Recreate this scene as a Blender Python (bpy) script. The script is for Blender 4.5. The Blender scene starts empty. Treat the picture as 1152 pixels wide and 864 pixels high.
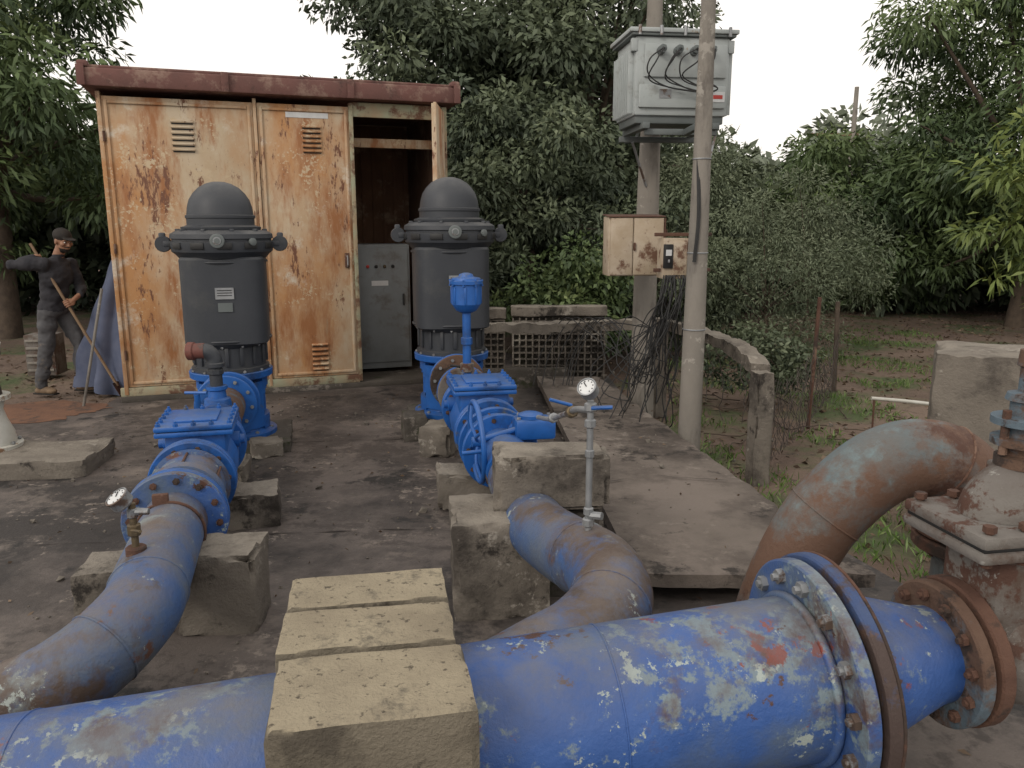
import bpy, bmesh, math, random
import numpy as np
from mathutils import Vector, Matrix, noise
random.seed(7); rng=np.random.default_rng(7)
scene=bpy.context.scene
COL=scene.collection
rad=math.radians
# ------------------------------------------------------------ materials
def newmat(name):
    m=bpy.data.materials.new(name); m.use_nodes=True
    nt=m.node_tree; nt.nodes.clear()
    out=nt.nodes.new('ShaderNodeOutputMaterial'); b=nt.nodes.new('ShaderNodeBsdfPrincipled')
    nt.links.new(b.outputs[0],out.inputs[0]); return m,nt,b,out
def c4(c): return (c[0],c[1],c[2],1)
def noise_n(nt,scale,detail=6,rough=.6,stretch=None,off=0):
    tc=nt.nodes.new('ShaderNodeTexCoord'); mp=nt.nodes.new('ShaderNodeMapping')
    nt.links.new(tc.outputs['Object'],mp.inputs[0])
    if stretch: mp.inputs['Scale'].default_value=stretch
    mp.inputs['Location'].default_value=(off*3.1,off*1.7,off*2.3)
    n=nt.nodes.new('ShaderNodeTexNoise'); n.inputs['Scale'].default_value=scale
    n.inputs['Detail'].default_value=detail; n.inputs['Roughness'].default_value=rough
    nt.links.new(mp.outputs[0],n.inputs['Vector']); return n
def mrange(nt,src,a,b):
    m=nt.nodes.new('ShaderNodeMapRange'); m.inputs[1].default_value=a; m.inputs[2].default_value=b
    nt.links.new(src,m.inputs[0]); return m.outputs[0]
def mixc(nt,fac,A,B):
    m=nt.nodes.new('ShaderNodeMix'); m.data_type='RGBA'
    if isinstance(fac,float): m.inputs[0].default_value=fac
    else: nt.links.new(fac,m.inputs[0])
    for i,x in ((6,A),(7,B)):
        if isinstance(x,tuple): m.inputs[i].default_value=c4(x)
        else: nt.links.new(x,m.inputs[i])
    return m.outputs[2]
def layered(name,a,b,layers=(),rough=.7,scale=3,bump=.25,bscale=40,metal=0,stretch=None,spec=.4,dust=None,dr=(.35,1.0)):
    m,nt,bs,out=newmat(name)
    n=noise_n(nt,scale,6,.6,stretch)
    col=mixc(nt,mrange(nt,n.outputs[0],.35,.65),a,b)
    hts=None
    for i,l in enumerate(layers):
        c,sc,thr,soft=l[:4]; st=l[4] if len(l)>4 else None
        nn=noise_n(nt,sc,7,.7,st,i+1); src=nn.outputs[0]
        if sc>=6:   # patchy: flakes cluster together
            lo=noise_n(nt,sc*.16,2,.5,st,i+4)
            ma=nt.nodes.new('ShaderNodeMath'); ma.operation='MULTIPLY_ADD'; ma.inputs[1].default_value=.75; ma.inputs[2].default_value=-.375
            nt.links.new(lo.outputs[0],ma.inputs[0]); mb=nt.nodes.new('ShaderNodeMath'); mb.operation='ADD'
            nt.links.new(ma.outputs[0],mb.inputs[0]); nt.links.new(src,mb.inputs[1]); src=mb.outputs[0]
        f=mrange(nt,src,thr,thr+soft)
        col=mixc(nt,f,col,c); hts=f
    if dust:
        ge=nt.nodes.new('ShaderNodeNewGeometry'); sp=nt.nodes.new('ShaderNodeSeparateXYZ'); nt.links.new(ge.outputs['Normal'],sp.inputs[0])
        dn=noise_n(nt,4,6,.7,None,7)
        a_=nt.nodes.new('ShaderNodeMath'); a_.operation='MULTIPLY'; nt.links.new(mrange(nt,sp.outputs[2],dr[0],dr[1]),a_.inputs[0]); nt.links.new(mrange(nt,dn.outputs[0],.36,.66),a_.inputs[1])
        col=mixc(nt,a_.outputs[0],col,dust)
    nt.links.new(col,bs.inputs['Base Color'])
    bn=noise_n(nt,bscale,4,.7,None,9)
    if hts is not None:
        rr=nt.nodes.new('ShaderNodeMapRange'); rr.inputs[3].default_value=rough; rr.inputs[4].default_value=min(.95,rough+.25)
        nt.links.new(bn.outputs[0],rr.inputs[0]); nt.links.new(rr.outputs[0],bs.inputs['Roughness'])
    else: bs.inputs['Roughness'].default_value=rough
    bp=nt.nodes.new('ShaderNodeBump'); bp.inputs['Strength'].default_value=bump; bp.inputs['Distance'].default_value=.01
    nt.links.new(bn.outputs[0],bp.inputs['Height']); nt.links.new(bp.outputs[0],bs.inputs['Normal'])
    bs.inputs['Metallic'].default_value=metal
    bs.inputs['Specular IOR Level'].default_value=spec
    return m
RUST=(.075,.037,.026); RUSTL=(.13,.068,.043)
M={}
M['oldblue']=layered('old_blue_paint',(.026,.075,.245),(.04,.10,.30),[((.08,.115,.18),1.6,.47,.16),((.16,.21,.24),15,.56,.08),((.32,.37,.35),24,.66,.03),((.20,.05,.035),9,.67,.04),((.085,.055,.048),2.4,.57,.10),(RUST,14,.69,.03)],rough=.34,scale=5,bump=.35,bscale=60,dust=(.12,.125,.145))
M['oldblue2']=layered('old_blue_grey_paint',(.038,.09,.235),(.07,.11,.20),[((.11,.125,.145),1.7,.46,.18),((.20,.24,.25),15,.58,.07),((.085,.06,.048),2.2,.51,.10),((.12,.058,.042),9,.64,.06),((.32,.36,.34),26,.69,.03),((.055,.04,.035),3.5,.585,.07)],rough=.42,scale=4,bump=.4,bscale=55,dust=(.14,.115,.10))
M['rustblue']=layered('rusted_blue_paint',(.10,.14,.155),(.12,.105,.095),[((.14,.185,.195),4,.5,.1),((.12,.068,.046),2.6,.45,.12),(RUST,7,.55,.1),((.2,.24,.23),18,.68,.05)],rough=.65,scale=4,bump=.5,bscale=50)
M['newblue']=layered('new_blue_paint',(.008,.08,.30),(.012,.10,.37),[((.01,.042,.14),3,.52,.15),((.08,.085,.09),9,.64,.08)],rough=.34,scale=6,bump=.12,bscale=30,spec=.5,dust=(.07,.11,.21))
M['rust']=layered('rusted_steel',RUST,(.11,.058,.04),[((.045,.031,.025),6,.55,.08),((.17,.105,.075),10,.62,.06)],rough=.85,scale=7,bump=.6,bscale=60)
M['rustflange']=layered('rusted_flange_paint',(.09,.052,.037),(.115,.07,.048),[((.095,.13,.16),3,.51,.08),((.042,.03,.025),8,.58,.06)],rough=.8,scale=7,bump=.6)
M['flangerear']=layered('worn_blue_flange_paint',(.03,.06,.16),(.05,.075,.15),[((.06,.041,.036),3.5,.46,.08),((.1,.06,.045),9,.58,.06)],rough=.6,scale=7,bump=.5)
M['valvegrey']=layered('weathered_grey_paint',(.16,.148,.135),(.12,.105,.095),[((.085,.058,.045),4,.47,.12),(RUST,7,.57,.05),((.26,.25,.23),15,.66,.05)],rough=.7,scale=5,bump=.5)
M['motor']=layered('dark_motor_paint',(.024,.028,.035),(.032,.036,.044),[((.055,.056,.056),3,.56,.2)],rough=.42,scale=3,bump=.08,bscale=80,spec=.5,dust=(.08,.08,.08))
M['black']=layered('black_rubber',(.012,.012,.013),(.02,.02,.02),rough=.5,scale=5,bump=.1)
M['steel']=layered('galvanised_steel',(.33,.34,.35),(.22,.23,.24),[((.14,.1,.08),12,.58,.08)],rough=.4,metal=.6,scale=9,bump=.1)
M['brass']=layered('tarnished_brass',(.18,.135,.08),(.10,.08,.055),rough=.5,metal=.6,scale=15,bump=.2)
M['pale']=layered('pale_enamel',(.5,.5,.46),(.42,.41,.36),[((.2,.12,.07),9,.62,.05)],rough=.4,scale=6,bump=.1)
M['trafo']=layered('transformer_grey_paint',(.36,.39,.39),(.31,.34,.34),[((.2,.2,.18),4,.58,.15),((.25,.2,.15),14,.7,.05)],rough=.42,scale=3,bump=.08)
M['trafodk']=layered('transformer_dark_grey',(.13,.145,.145),(.10,.115,.115),rough=.5,scale=3,bump=.08)
M['cabinet']=layered('cabinet_grey_paint',(.20,.22,.23),(.165,.18,.185),[((.12,.11,.10),3,.55,.15)],rough=.45,scale=3,bump=.05)
M['boxcream']=layered('rusted_cream_box',(.43,.36,.28),(.33,.26,.18),[(RUSTL,6,.54,.09),(RUST,12,.6,.06)],rough=.6,scale=5,bump=.25)
M['shed']=layered('rusted_cream_paint',(.50,.425,.32),(.42,.32,.21),[((.40,.205,.085),1.1,.42,.22,(1,1,.6)),((.29,.125,.05),3.0,.48,.15,(1.3,1.3,.35)),((.24,.28,.22),1.8,.61,.14,(2,2,.3)),((.55,.51,.43),2.0,.58,.12),((.14,.06,.035),20,.62,.07,(1.5,1.5,.4)),((.46,.36,.24),28,.63,.05)],rough=.55,scale=2.2,bump=.12,bscale=25,stretch=(1,1,.5))
M['shedroof']=layered('red_rust_roof',(.15,.07,.06),(.12,.06,.052),[((.23,.15,.12),5,.52,.12),((.07,.038,.033),4,.56,.1)],rough=.75,scale=4,bump=.35)
M['shedframe']=layered('greenish_frame_paint',(.28,.30,.21),(.31,.235,.15),[(RUSTL,5,.5,.1)],rough=.65,scale=5,bump=.2)
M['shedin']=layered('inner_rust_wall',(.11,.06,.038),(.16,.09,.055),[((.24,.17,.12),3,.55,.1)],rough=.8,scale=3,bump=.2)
M['concrete']=layered('aged_concrete',(.19,.168,.142),(.14,.123,.105),[((.07,.061,.053),2.3,.49,.14),((.04,.035,.031),8,.57,.1),((.29,.265,.23),14,.63,.07)],rough=.9,scale=3.5,bump=.9,bscale=45,spec=.2,dust=(.25,.225,.19),dr=(.5,1))
M['concyel']=layered('yellowish_concrete',(.185,.162,.125),(.15,.13,.10),[((.09,.078,.062),3,.5,.14),((.055,.047,.038),10,.58,.1)],rough=.9,scale=5,bump=1.0,bscale=70,spec=.2)
# lighter tone mixed onto upward faces of the yellowish blocks
def lighten_top():
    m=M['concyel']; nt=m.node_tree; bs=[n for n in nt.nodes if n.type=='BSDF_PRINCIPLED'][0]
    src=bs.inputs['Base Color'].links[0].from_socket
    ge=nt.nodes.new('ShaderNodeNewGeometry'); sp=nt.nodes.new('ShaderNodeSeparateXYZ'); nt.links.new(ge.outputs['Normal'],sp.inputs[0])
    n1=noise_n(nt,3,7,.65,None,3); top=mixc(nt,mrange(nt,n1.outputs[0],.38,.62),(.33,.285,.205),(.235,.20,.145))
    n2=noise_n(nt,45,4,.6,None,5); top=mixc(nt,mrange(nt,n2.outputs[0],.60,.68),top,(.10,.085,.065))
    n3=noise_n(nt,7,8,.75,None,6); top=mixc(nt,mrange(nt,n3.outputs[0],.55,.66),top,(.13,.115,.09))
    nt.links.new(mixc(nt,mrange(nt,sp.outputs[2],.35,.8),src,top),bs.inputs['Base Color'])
lighten_top()
M['concpole']=layered('pole_concrete',(.235,.215,.19),(.19,.175,.155),[((.12,.108,.097),4,.53,.14,(1,1,.3)),((.3,.28,.25),12,.66,.05)],rough=.9,scale=4,bump=.5,stretch=(1,1,.4),spec=.2)
M['concdark']=layered('dark_mossy_concrete',(.095,.085,.074),(.065,.058,.05),[((.045,.05,.028),4,.55,.1),((.18,.16,.14),10,.62,.06)],rough=.92,scale=4,bump=.8,spec=.2)
M['bark']=layered('bark',(.10,.075,.055),(.06,.045,.035),rough=.9,scale=8,bump=.9,bscale=20)
M['slab']=layered('slab_concrete',(.17,.143,.124),(.13,.11,.094),[((.07,.058,.05),1.0,.46,.16),((.23,.2,.172),6,.58,.14),((.04,.034,.03),7,.58,.09)],rough=.8,scale=1.6,bump=.6,bscale=45,spec=.3)
M['yard']=layered('yard_concrete',(.125,.105,.094),(.095,.08,.072),[((.036,.031,.029),.62,.45,.12),((.175,.147,.127),1.7,.55,.12),((.022,.020,.019),2.2,.55,.07),((.20,.17,.145),15,.64,.07),((.06,.05,.045),9,.54,.12)],rough=.55,scale=1.3,bump=.6,bscale=35,spec=.4)
M['mud']=layered('orange_mud',(.17,.085,.05),(.12,.062,.04),[((.07,.045,.034),5,.52,.1)],rough=.9,scale=4,bump=.6)
M['cloth']=layered('tarpaulin_cloth',(.06,.075,.125),(.09,.105,.16),rough=.85,scale=5,bump=.2)
M['skin']=layered('skin',(.27,.14,.085),(.23,.115,.07),rough=.55,scale=8,bump=.03)
M['shirt']=layered('dark_shirt',(.020,.020,.025),(.032,.031,.036),rough=.9,scale=9,bump=.3)
M['pants']=layered('grey_trousers',(.085,.085,.09),(.06,.06,.065),[((.13,.11,.095),6,.58,.1)],rough=.9,scale=6,bump=.3)
M['shoe']=layered('tan_boots',(.19,.13,.08),(.12,.08,.05),rough=.8,scale=9,bump=.2)
M['hair']=layered('dark_hair',(.012,.01,.009),(.02,.016,.013),rough=.8,scale=20,bump=.4)
M['eye']=layered('eye_white',(.6,.58,.55),(.6,.58,.55),rough=.3,bump=0)
M['wood']=layered('tool_wood',(.2,.135,.08),(.14,.09,.055),rough=.7,scale=8,bump=.2,stretch=(1,1,.2))
M['white']=layered('white_label',(.6,.61,.61),(.5,.51,.52),rough=.5,scale=9,bump=.05)
M['redlab']=layered('red_marking',(.45,.05,.04),(.4,.04,.03),rough=.5,bump=.05)
M['pvc']=layered('red_rusty_elbow',(.15,.05,.038),(.10,.042,.035),[((.07,.05,.045),5,.5,.1)],rough=.55,scale=8,bump=.2)
M['wire']=layered('black_cable',(.015,.015,.016),(.03,.03,.03),rough=.6,bump=.05)
M['netwire']=layered('aged_net_wire',(.08,.065,.055),(.06,.05,.045),rough=.8,bump=.05)
M['pebble']=layered('stone_debris',(.17,.15,.125),(.10,.088,.075),rough=.9,scale=9,bump=.5)
m,nt,bs,out=newmat('earth_ground')
n=noise_n(nt,.35,6,.6); col=mixc(nt,mrange(nt,n.outputs[0],.4,.6),(.12,.082,.062),(.18,.13,.098))
g=noise_n(nt,.9,7,.65,None,4); col=mixc(nt,mrange(nt,g.outputs[0],.48,.62),col,(.065,.09,.032))
g=noise_n(nt,9,7,.7,None,5); col=mixc(nt,mrange(nt,g.outputs[0],.55,.68),col,(.06,.043,.033))
nt.links.new(col,bs.inputs['Base Color']); bs.inputs['Roughness'].default_value=.95
bn=noise_n(nt,14,5,.7,None,6); bp=nt.nodes.new('ShaderNodeBump'); bp.inputs['Strength'].default_value=.9; bp.inputs['Distance'].default_value=.04
nt.links.new(bn.outputs[0],bp.inputs['Height']); nt.links.new(bp.outputs[0],bs.inputs['Normal']); M['earth']=m
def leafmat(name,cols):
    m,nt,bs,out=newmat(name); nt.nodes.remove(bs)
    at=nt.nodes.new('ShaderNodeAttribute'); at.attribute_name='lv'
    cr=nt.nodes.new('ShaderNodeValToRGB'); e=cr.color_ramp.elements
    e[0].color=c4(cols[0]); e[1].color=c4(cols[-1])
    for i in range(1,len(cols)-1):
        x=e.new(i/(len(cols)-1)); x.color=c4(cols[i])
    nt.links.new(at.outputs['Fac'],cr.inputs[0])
    d=nt.nodes.new('ShaderNodeBsdfDiffuse'); nt.links.new(cr.outputs[0],d.inputs[0])
    gl=nt.nodes.new('ShaderNodeBsdfGlossy'); gl.inputs['Roughness'].default_value=.5; gl.inputs[0].default_value=(.8,.85,.8,1)
    mx=nt.nodes.new('ShaderNodeMixShader'); mx.inputs[0].default_value=.03
    nt.links.new(d.outputs[0],mx.inputs[1]); nt.links.new(gl.outputs[0],mx.inputs[2]); nt.links.new(mx.outputs[0],out.inputs[0])
    return m
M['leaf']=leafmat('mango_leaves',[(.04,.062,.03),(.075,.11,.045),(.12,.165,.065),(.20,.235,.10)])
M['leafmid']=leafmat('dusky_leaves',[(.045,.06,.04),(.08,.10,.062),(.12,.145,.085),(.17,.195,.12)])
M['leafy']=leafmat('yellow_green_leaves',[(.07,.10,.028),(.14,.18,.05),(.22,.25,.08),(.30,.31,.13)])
M['leaffar']=leafmat('hazy_far_leaves',[(.12,.145,.11),(.17,.195,.145),(.23,.25,.19)])  # distance haze painted into these paler leaf colours
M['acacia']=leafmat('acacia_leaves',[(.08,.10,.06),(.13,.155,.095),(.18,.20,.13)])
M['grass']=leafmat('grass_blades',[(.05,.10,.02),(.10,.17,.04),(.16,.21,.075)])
M['litter']=leafmat('dry_leaf_litter',[(.05,.032,.024),(.11,.075,.05),(.18,.13,.09)])
# ------------------------------------------------------------ helpers
def E(name,loc=(0,0,0),rz=0):
    o=bpy.data.objects.new(name,None); o.location=loc; o.rotation_euler=(0,0,rz); o.empty_display_size=.2
    COL.objects.link(o); return o
def O(name,verts,faces,mat,parent=None,ang=35):
    me=bpy.data.meshes.new(name); me.from_pydata([tuple(v) for v in verts],[],faces)
    return fin(name,me,mat,parent,ang)
def fin(name,me,mat,parent=None,ang=35):
    if ang:
        me.polygons.foreach_set('use_smooth',[True]*len(me.polygons)); me.set_sharp_from_angle(angle=rad(ang))
    me.materials.append(M[mat] if isinstance(mat,str) else mat)
    o=bpy.data.objects.new(name,me); COL.objects.link(o)
    if parent: o.parent=parent
    return o
def bmfin(name,bm,mat,parent=None,ang=35):
    me=bpy.data.meshes.new(name); bm.to_mesh(me); bm.free(); return fin(name,me,mat,parent,ang)
def R(rz=0,rx=0,ry=0): return Matrix.Rotation(rz,3,'Z')@Matrix.Rotation(rx,3,'X')@Matrix.Rotation(ry,3,'Y')
def box(name,c,d,mat,parent=None,rot=None,bev=.005):
    bm=bmesh.new(); bmesh.ops.create_cube(bm,size=1)
    for v in bm.verts: v.co=Vector((v.co.x*d[0],v.co.y*d[1],v.co.z*d[2]))
    if bev: bmesh.ops.bevel(bm,geom=bm.edges[:],offset=min(bev,min(d)*.4),segments=2,affect='EDGES',profile=.5)
    for v in bm.verts:
        if rot is not None: v.co=rot@v.co
        v.co+=Vector(c)
    return bmfin(name,bm,mat,parent)
def rough_block(name,c,d,mat,parent=None,rot=None,amp=.008,chip=.03,cuts=12,seed=0):
    bm=bmesh.new(); bmesh.ops.create_cube(bm,size=1)
    bmesh.ops.subdivide_edges(bm,edges=bm.edges[:],cuts=cuts,use_grid_fill=True)
    for v in bm.verts:
        on=[abs(abs(v.co[i])-.5)<1e-4 for i in range(3)]
        p=Vector((v.co.x*d[0],v.co.y*d[1],v.co.z*d[2]))
        q=p+Vector((seed*3.3,seed*1.9,seed))
        if sum(on)>=2:
            a=max(0,noise.noise(q*5)*.9+noise.noise(q*14)*.6+.05)*chip
            for i in range(3):
                if on[i]: p[i]-=math.copysign(a+.003,v.co[i])
        p+=noise.noise_vector(q*9)*amp*.7+noise.noise_vector(q*3)*amp+noise.noise_vector(q*22)*amp*.4
        if rot is not None: p=rot@p
        v.co=p+Vector(c)
    return bmfin(name,bm,mat,parent,40)
def frame(ax):
    ax=Vector(ax).normalized(); h=Vector((0,0,1)) if abs(ax.z)<.9 else Vector((1,0,0))
    u=ax.cross(h).normalized(); w=u.cross(ax).normalized(); return ax,u,w
def sweep(pts,radii,seg=20):
    pts=[Vector(p) for p in pts]; n=len(pts)
    if not isinstance(radii,(list,tuple)): radii=[radii]*n
    V=[];F=[]; u=None
    for i in range(n):
        t=(pts[min(i+1,n-1)]-pts[max(i-1,0)]).normalized()
        if u is None: _,u,_=frame(t)
        u=(u-t*u.dot(t)).normalized(); w=t.cross(u)
        for k in range(seg):
            a=2*math.pi*k/seg; V.append(pts[i]+(u*math.cos(a)+w*math.sin(a))*radii[i])
    for i in range(n-1):
        for k in range(seg):
            k2=(k+1)%seg; F.append((i*seg+k,i*seg+k2,(i+1)*seg+k2,(i+1)*seg+k))
    F.append(tuple(range(seg))[::-1]); F.append(tuple((n-1)*seg+k for k in range(seg)))
    return V,F
def tube(name,pts,radii,mat,parent=None,seg=20,ang=40):
    V,F=sweep(pts,radii,seg); return O(name,V,F,mat,parent,ang)
def cat(pts,n=8):
    P=[Vector(p) for p in pts]; P=[P[0]*2-P[1]]+P+[P[-1]*2-P[-2]]; out=[]
    for i in range(1,len(P)-2):
        for k in range(n):
            t=k/n; a,b,c,d=P[i-1],P[i],P[i+1],P[i+2]
            out.append(.5*((2*b)+(c-a)*t+(2*a-5*b+4*c-d)*t*t+(3*b-a-3*c+d)*t**3))
    out.append(P[-2]); return out
def lathe(name,o,ax,prof,mat,parent=None,seg=40,ang=30,sup=None):
    ax,u,w=frame(ax); o=Vector(o); V=[];F=[]
    for h,r in prof:
        for k in range(seg):
            a=2*math.pi*k/seg; s=1
            if sup: s=1/((abs(math.cos(a))**sup+abs(math.sin(a))**sup)**(1/sup))
            V.append(o+ax*h+(u*math.cos(a)+w*math.sin(a))*max(r,1e-4)*s)
    n=len(prof)
    for i in range(n-1):
        for k in range(seg):
            k2=(k+1)%seg; F.append((i*seg+k,(i+1)*seg+k,(i+1)*seg+k2,i*seg+k2))
    F.append(tuple(range(seg))); F.append(tuple((n-1)*seg+k for k in range(seg))[::-1])
    return O(name,V,F,mat,parent,ang)
def disc(name,o,ax,r,t,mat,parent=None,seg=48):
    return lathe(name,o,ax,[(-t/2,r-.006),(-t/2+.005,r),(t/2-.005,r),(t/2,r-.006)],mat,parent,seg)
def hexring(name,o,ax,rb,n,s,L,mat,parent=None,ph=.1):
    ax,u,w=frame(ax); o=Vector(o); V=[];F=[]
    def prism(c,r,a0,a1,sg,tw=.3):
        b=len(V)
        for h in (a0,a1):
            for k in range(sg):
                a=2*math.pi*k/sg+tw; V.append(c+ax*h+(u*math.cos(a)+w*math.sin(a))*r)
        for k in range(sg):
            F.append((b+k,b+(k+1)%sg,b+sg+(k+1)%sg,b+sg+k))
        F.append(tuple(b+k for k in range(sg))[::-1]); F.append(tuple(b+sg+k for k in range(sg)))
    for i in range(n):
        a=2*math.pi*i/n+ph; c=o+(u*math.cos(a)+w*math.sin(a))*rb; tw=random.random(); e=random.uniform(.8,1.5)
        prism(c,s*.5,-L/2-s*(.8+e*.5),L/2+s*(.5+e*.6),8); prism(c,s,-L/2-s*.9,-L/2,6,tw); prism(c,s,L/2,L/2+s*.9,6,tw)
    return O(name,V,F,mat,parent,30)
def torus(name,c,ax,Rr,r,mat,parent=None,n=40,seg=10):
    ax,u,w=frame(ax); pts=[Vector(c)+(u*math.cos(2*math.pi*k/n)+w*math.sin(2*math.pi*k/n))*Rr for k in range(n)]
    V=[];F=[]
    for k,p in enumerate(pts):
        o=(p-Vector(c)).normalized()
        for j in range(seg):
            a=2*math.pi*j/seg; V.append(p+(o*math.cos(a)+ax*math.sin(a))*r)
    for k in range(n):
        for j in range(seg):
            F.append((k*seg+j,k*seg+(j+1)%seg,((k+1)%n)*seg+(j+1)%seg,((k+1)%n)*seg+j))
    return O(name,V,F,mat,parent,60)
def wires(name,lines,r,mat,parent=None):
    cu=bpy.data.curves.new(name,'CURVE'); cu.dimensions='3D'; cu.bevel_depth=r; cu.bevel_resolution=1
    for l in lines:
        s=cu.splines.new('POLY'); s.points.add(len(l)-1)
        for i,p in enumerate(l): s.points[i].co=(p[0],p[1],p[2],1)
    cu.materials.append(M[mat]); o=bpy.data.objects.new(name,cu); COL.objects.link(o)
    if parent: o.parent=parent
    return o
# ------------------------------------------------------------ ground, yard, slab
def gz(x,y):
    t=min(1,max(0,(x+4)/5)); z=-.03-.22*t*t*(3-2*t)
    if y>24: z+=(y-24)*.004
    z+=noise.noise(Vector((x*.6,y*.6,0)))*.04*min(1,max(0,abs(x+1.5)-2.2))
    return min(z,-.02) if y<12 else z
g=E('ground')
ax=np.sinh(np.linspace(-5.2,5.2,150))*1.7
V=[(x,y+6,gz(x,y+6)) for y in ax for x in ax]; n=150
F=[(j*n+i,j*n+i+1,(j+1)*n+i+1,(j+1)*n+i) for j in range(n-1) for i in range(n-1)]
O('earth_sheet',V,F,'earth',g,60)
def prism(name,poly,z0,z1,mat,parent,bev=.01):
    bm=bmesh.new(); vs=[bm.verts.new((x,y,z0)) for x,y in poly]; f=bm.faces.new(vs)
    if f.normal.z>0: f.normal_flip()
    r=bmesh.ops.extrude_face_region(bm,geom=[f])
    for v in [e for e in r['geom'] if isinstance(e,bmesh.types.BMVert)]: v.co.z=z1
    bmesh.ops.recalc_face_normals(bm,faces=bm.faces[:])
    if bev: bmesh.ops.bevel(bm,geom=[e for e in bm.edges if all(v.co.z>z1-1e-4 for v in e.verts)],offset=bev,segments=2,affect='EDGES')
    return bmfin(name,bm,mat,parent)
y=E('concrete_yard')
prism('paving',[(-9,-3),(6,-3),(6,3.55),(2.1,3.7),(1.5,5.6),(1.25,8.0),(1.2,9.6),(-.5,12),(-4.6,11),(-4.25,8.0),(-9,7.3)],-.45,0,'yard',y)
def crack(name,pts,w,mat,parent,z=.004):
    P=[]
    for a,b in zip(pts[:-1],pts[1:]):
        a=Vector(a);b=Vector(b); nn=max(2,int((b-a).length/.05))
        for k in range(nn): P.append(a.lerp(b,k/nn))
    V=[];F=[]
    for i,p in enumerate(P):
        q=P[min(i+1,len(P)-1)]-P[max(0,i-1)]; nrm=Vector((-q.y,q.x)).normalized()
        p=p+nrm*(noise.noise(Vector((p.x*3,p.y*3,2)))*.04+noise.noise(Vector((p.x*14,p.y*14,2)))*.012)
        ww=w*max(.05,.4+noise.noise(Vector((p.x*5,p.y*5,7)))*1.8)
        V+= [(p.x+nrm.x*ww,p.y+nrm.y*ww,z),(p.x-nrm.x*ww,p.y-nrm.y*ww,z)]
    for i in range(len(P)-1): F.append((2*i,2*i+1,2*i+3,2*i+2))
    return O(name,V,F,mat,parent,0)
M['crackm']=layered('dirt_in_joint',(.03,.025,.022),(.04,.033,.029),rough=.95,bump=.5)
crack('joint_1',[(-6,4.1),(-3.2,4.3),(-1.0,4.55),(-.5,4.6)],.006,'crackm',y)
crack('joint_3',[(-5.5,6.3),(-3.0,6.5),(-1.0,6.65),(-.9,6.7)],.007,'crackm',y)
def patch(name,cx,cy,rx,ry,z,mat,parent,seed):
    V=[(cx,cy,z+.012)];F=[];n=72
    for i in range(n):
        a=2*math.pi*i/n; r=1+.5*noise.noise(Vector((math.cos(a)*1.5,math.sin(a)*1.5,seed)))+.25*noise.noise(Vector((math.cos(a)*5,math.sin(a)*5,seed)))
        V.append((cx+rx*r*math.cos(a),cy+ry*r*math.sin(a),z))
    for i in range(n): F.append((0,1+i,1+(i+1)%n))
    return O(name,V,F,mat,parent,60)
mp_=E('mud_patch'); patch('mud',-4.95,7.75,.85,.42,.004,'mud',mp_,3); patch('mud_spill',-5.9,7.3,.9,.3,.004,'mud',mp_,5)
rs=E('raised_concrete_slab')
def slabtop():
    bm=bmesh.new(); nx,ny=16,60; L=[(.62,3.62),(.28,8.7)]; Rr=[(1.80,3.62),(.98,8.9)]
    g=[[None]*(nx+1) for _ in range(ny+1)]
    for j in range(ny+1):
        t=j/ny
        for i in range(nx+1):
            s=i/nx; x=(L[0][0]*(1-t)+L[1][0]*t)*(1-s)+(Rr[0][0]*(1-t)+Rr[1][0]*t)*s; yy=3.62+(8.8-3.62)*t
            e=0
            if i==nx: e=abs(noise.noise(Vector((0,yy*3,1))))*.07
            if j==0: yy+=abs(noise.noise(Vector((x*4,0,1))))*.06
            g[j][i]=bm.verts.new((x-e,yy,.15+noise.noise(Vector((x*2,yy*2,0)))*.010))
    fs=[bm.faces.new((g[j][i],g[j][i+1],g[j+1][i+1],g[j+1][i])) for j in range(ny) for i in range(nx)]
    r=bmesh.ops.extrude_face_region(bm,geom=fs)
    for v in [e for e in r['geom'] if isinstance(e,bmesh.types.BMVert)]: v.co.z-=.07
    bmesh.ops.recalc_face_normals(bm,faces=bm.faces[:])
    return bmfin('slab_top',bm,'slab',rs,40)
slabtop()
prism('slab_plinth',[(.80,3.95),(1.62,3.95),(.9,8.7),(.36,8.7)],-.2,.078,'concdark',rs)  # inset support, coloured dark to read as the shaded gap below
crack('slab_crack',[(.55,5.0),(1.0,5.15),(1.5,5.05)],.004,'crackm',rs,.162)
# ------------------------------------------------------------ shed
sh=E('metal_shed',(-4.08,8.15,0),math.atan2(1.17,3.42))
W,D,H=3.52,2.1,3.14
box('floor_plinth',(W/2,D/2,.03),(W+.1,D+.1,.06),'concdark',sh)
box('sill',(1.2,-.005,.105),(2.5,.05,.09),'shedframe',sh)
box('door_panel_left',(.735,0,1.62),(1.43,.03,2.93),'shed',sh)
box('door_panel_middle',(1.965,0,1.62),(.945,.03,2.93),'shed',sh)
for x,w in ((0.01,.04),(1.47,.035),(2.46,.045),(W-.025,.06)): box('post',(x,-.012,1.60),(w,.05,3.05),'shedframe' if x>2 else 'shed',sh)
for x0,x1 in ((.05,1.43),(1.51,2.42)):
    for xx in (x0+.02,x1-.02): box('panel_fold',(xx,-.024,1.62),(.03,.018,2.86),'shed',sh)
    for zz in (.20,3.03): box('panel_fold',((x0+x1)/2,-.0255,zz),(x1-x0-.075,.018,.03),'shed',sh)
box('lintel',(2.97,0.0,3.06),(.98,.05,.15),'shedframe',sh)
box('inner_beam',(2.97,.35,2.75),(1.0,.06,.10),'shed',sh)
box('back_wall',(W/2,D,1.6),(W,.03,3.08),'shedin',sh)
for i in range(9): box('wall_rib',(2.3+i*.145,D-.03,1.6),(.05,.03,3.0),'shedin',sh)
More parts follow.
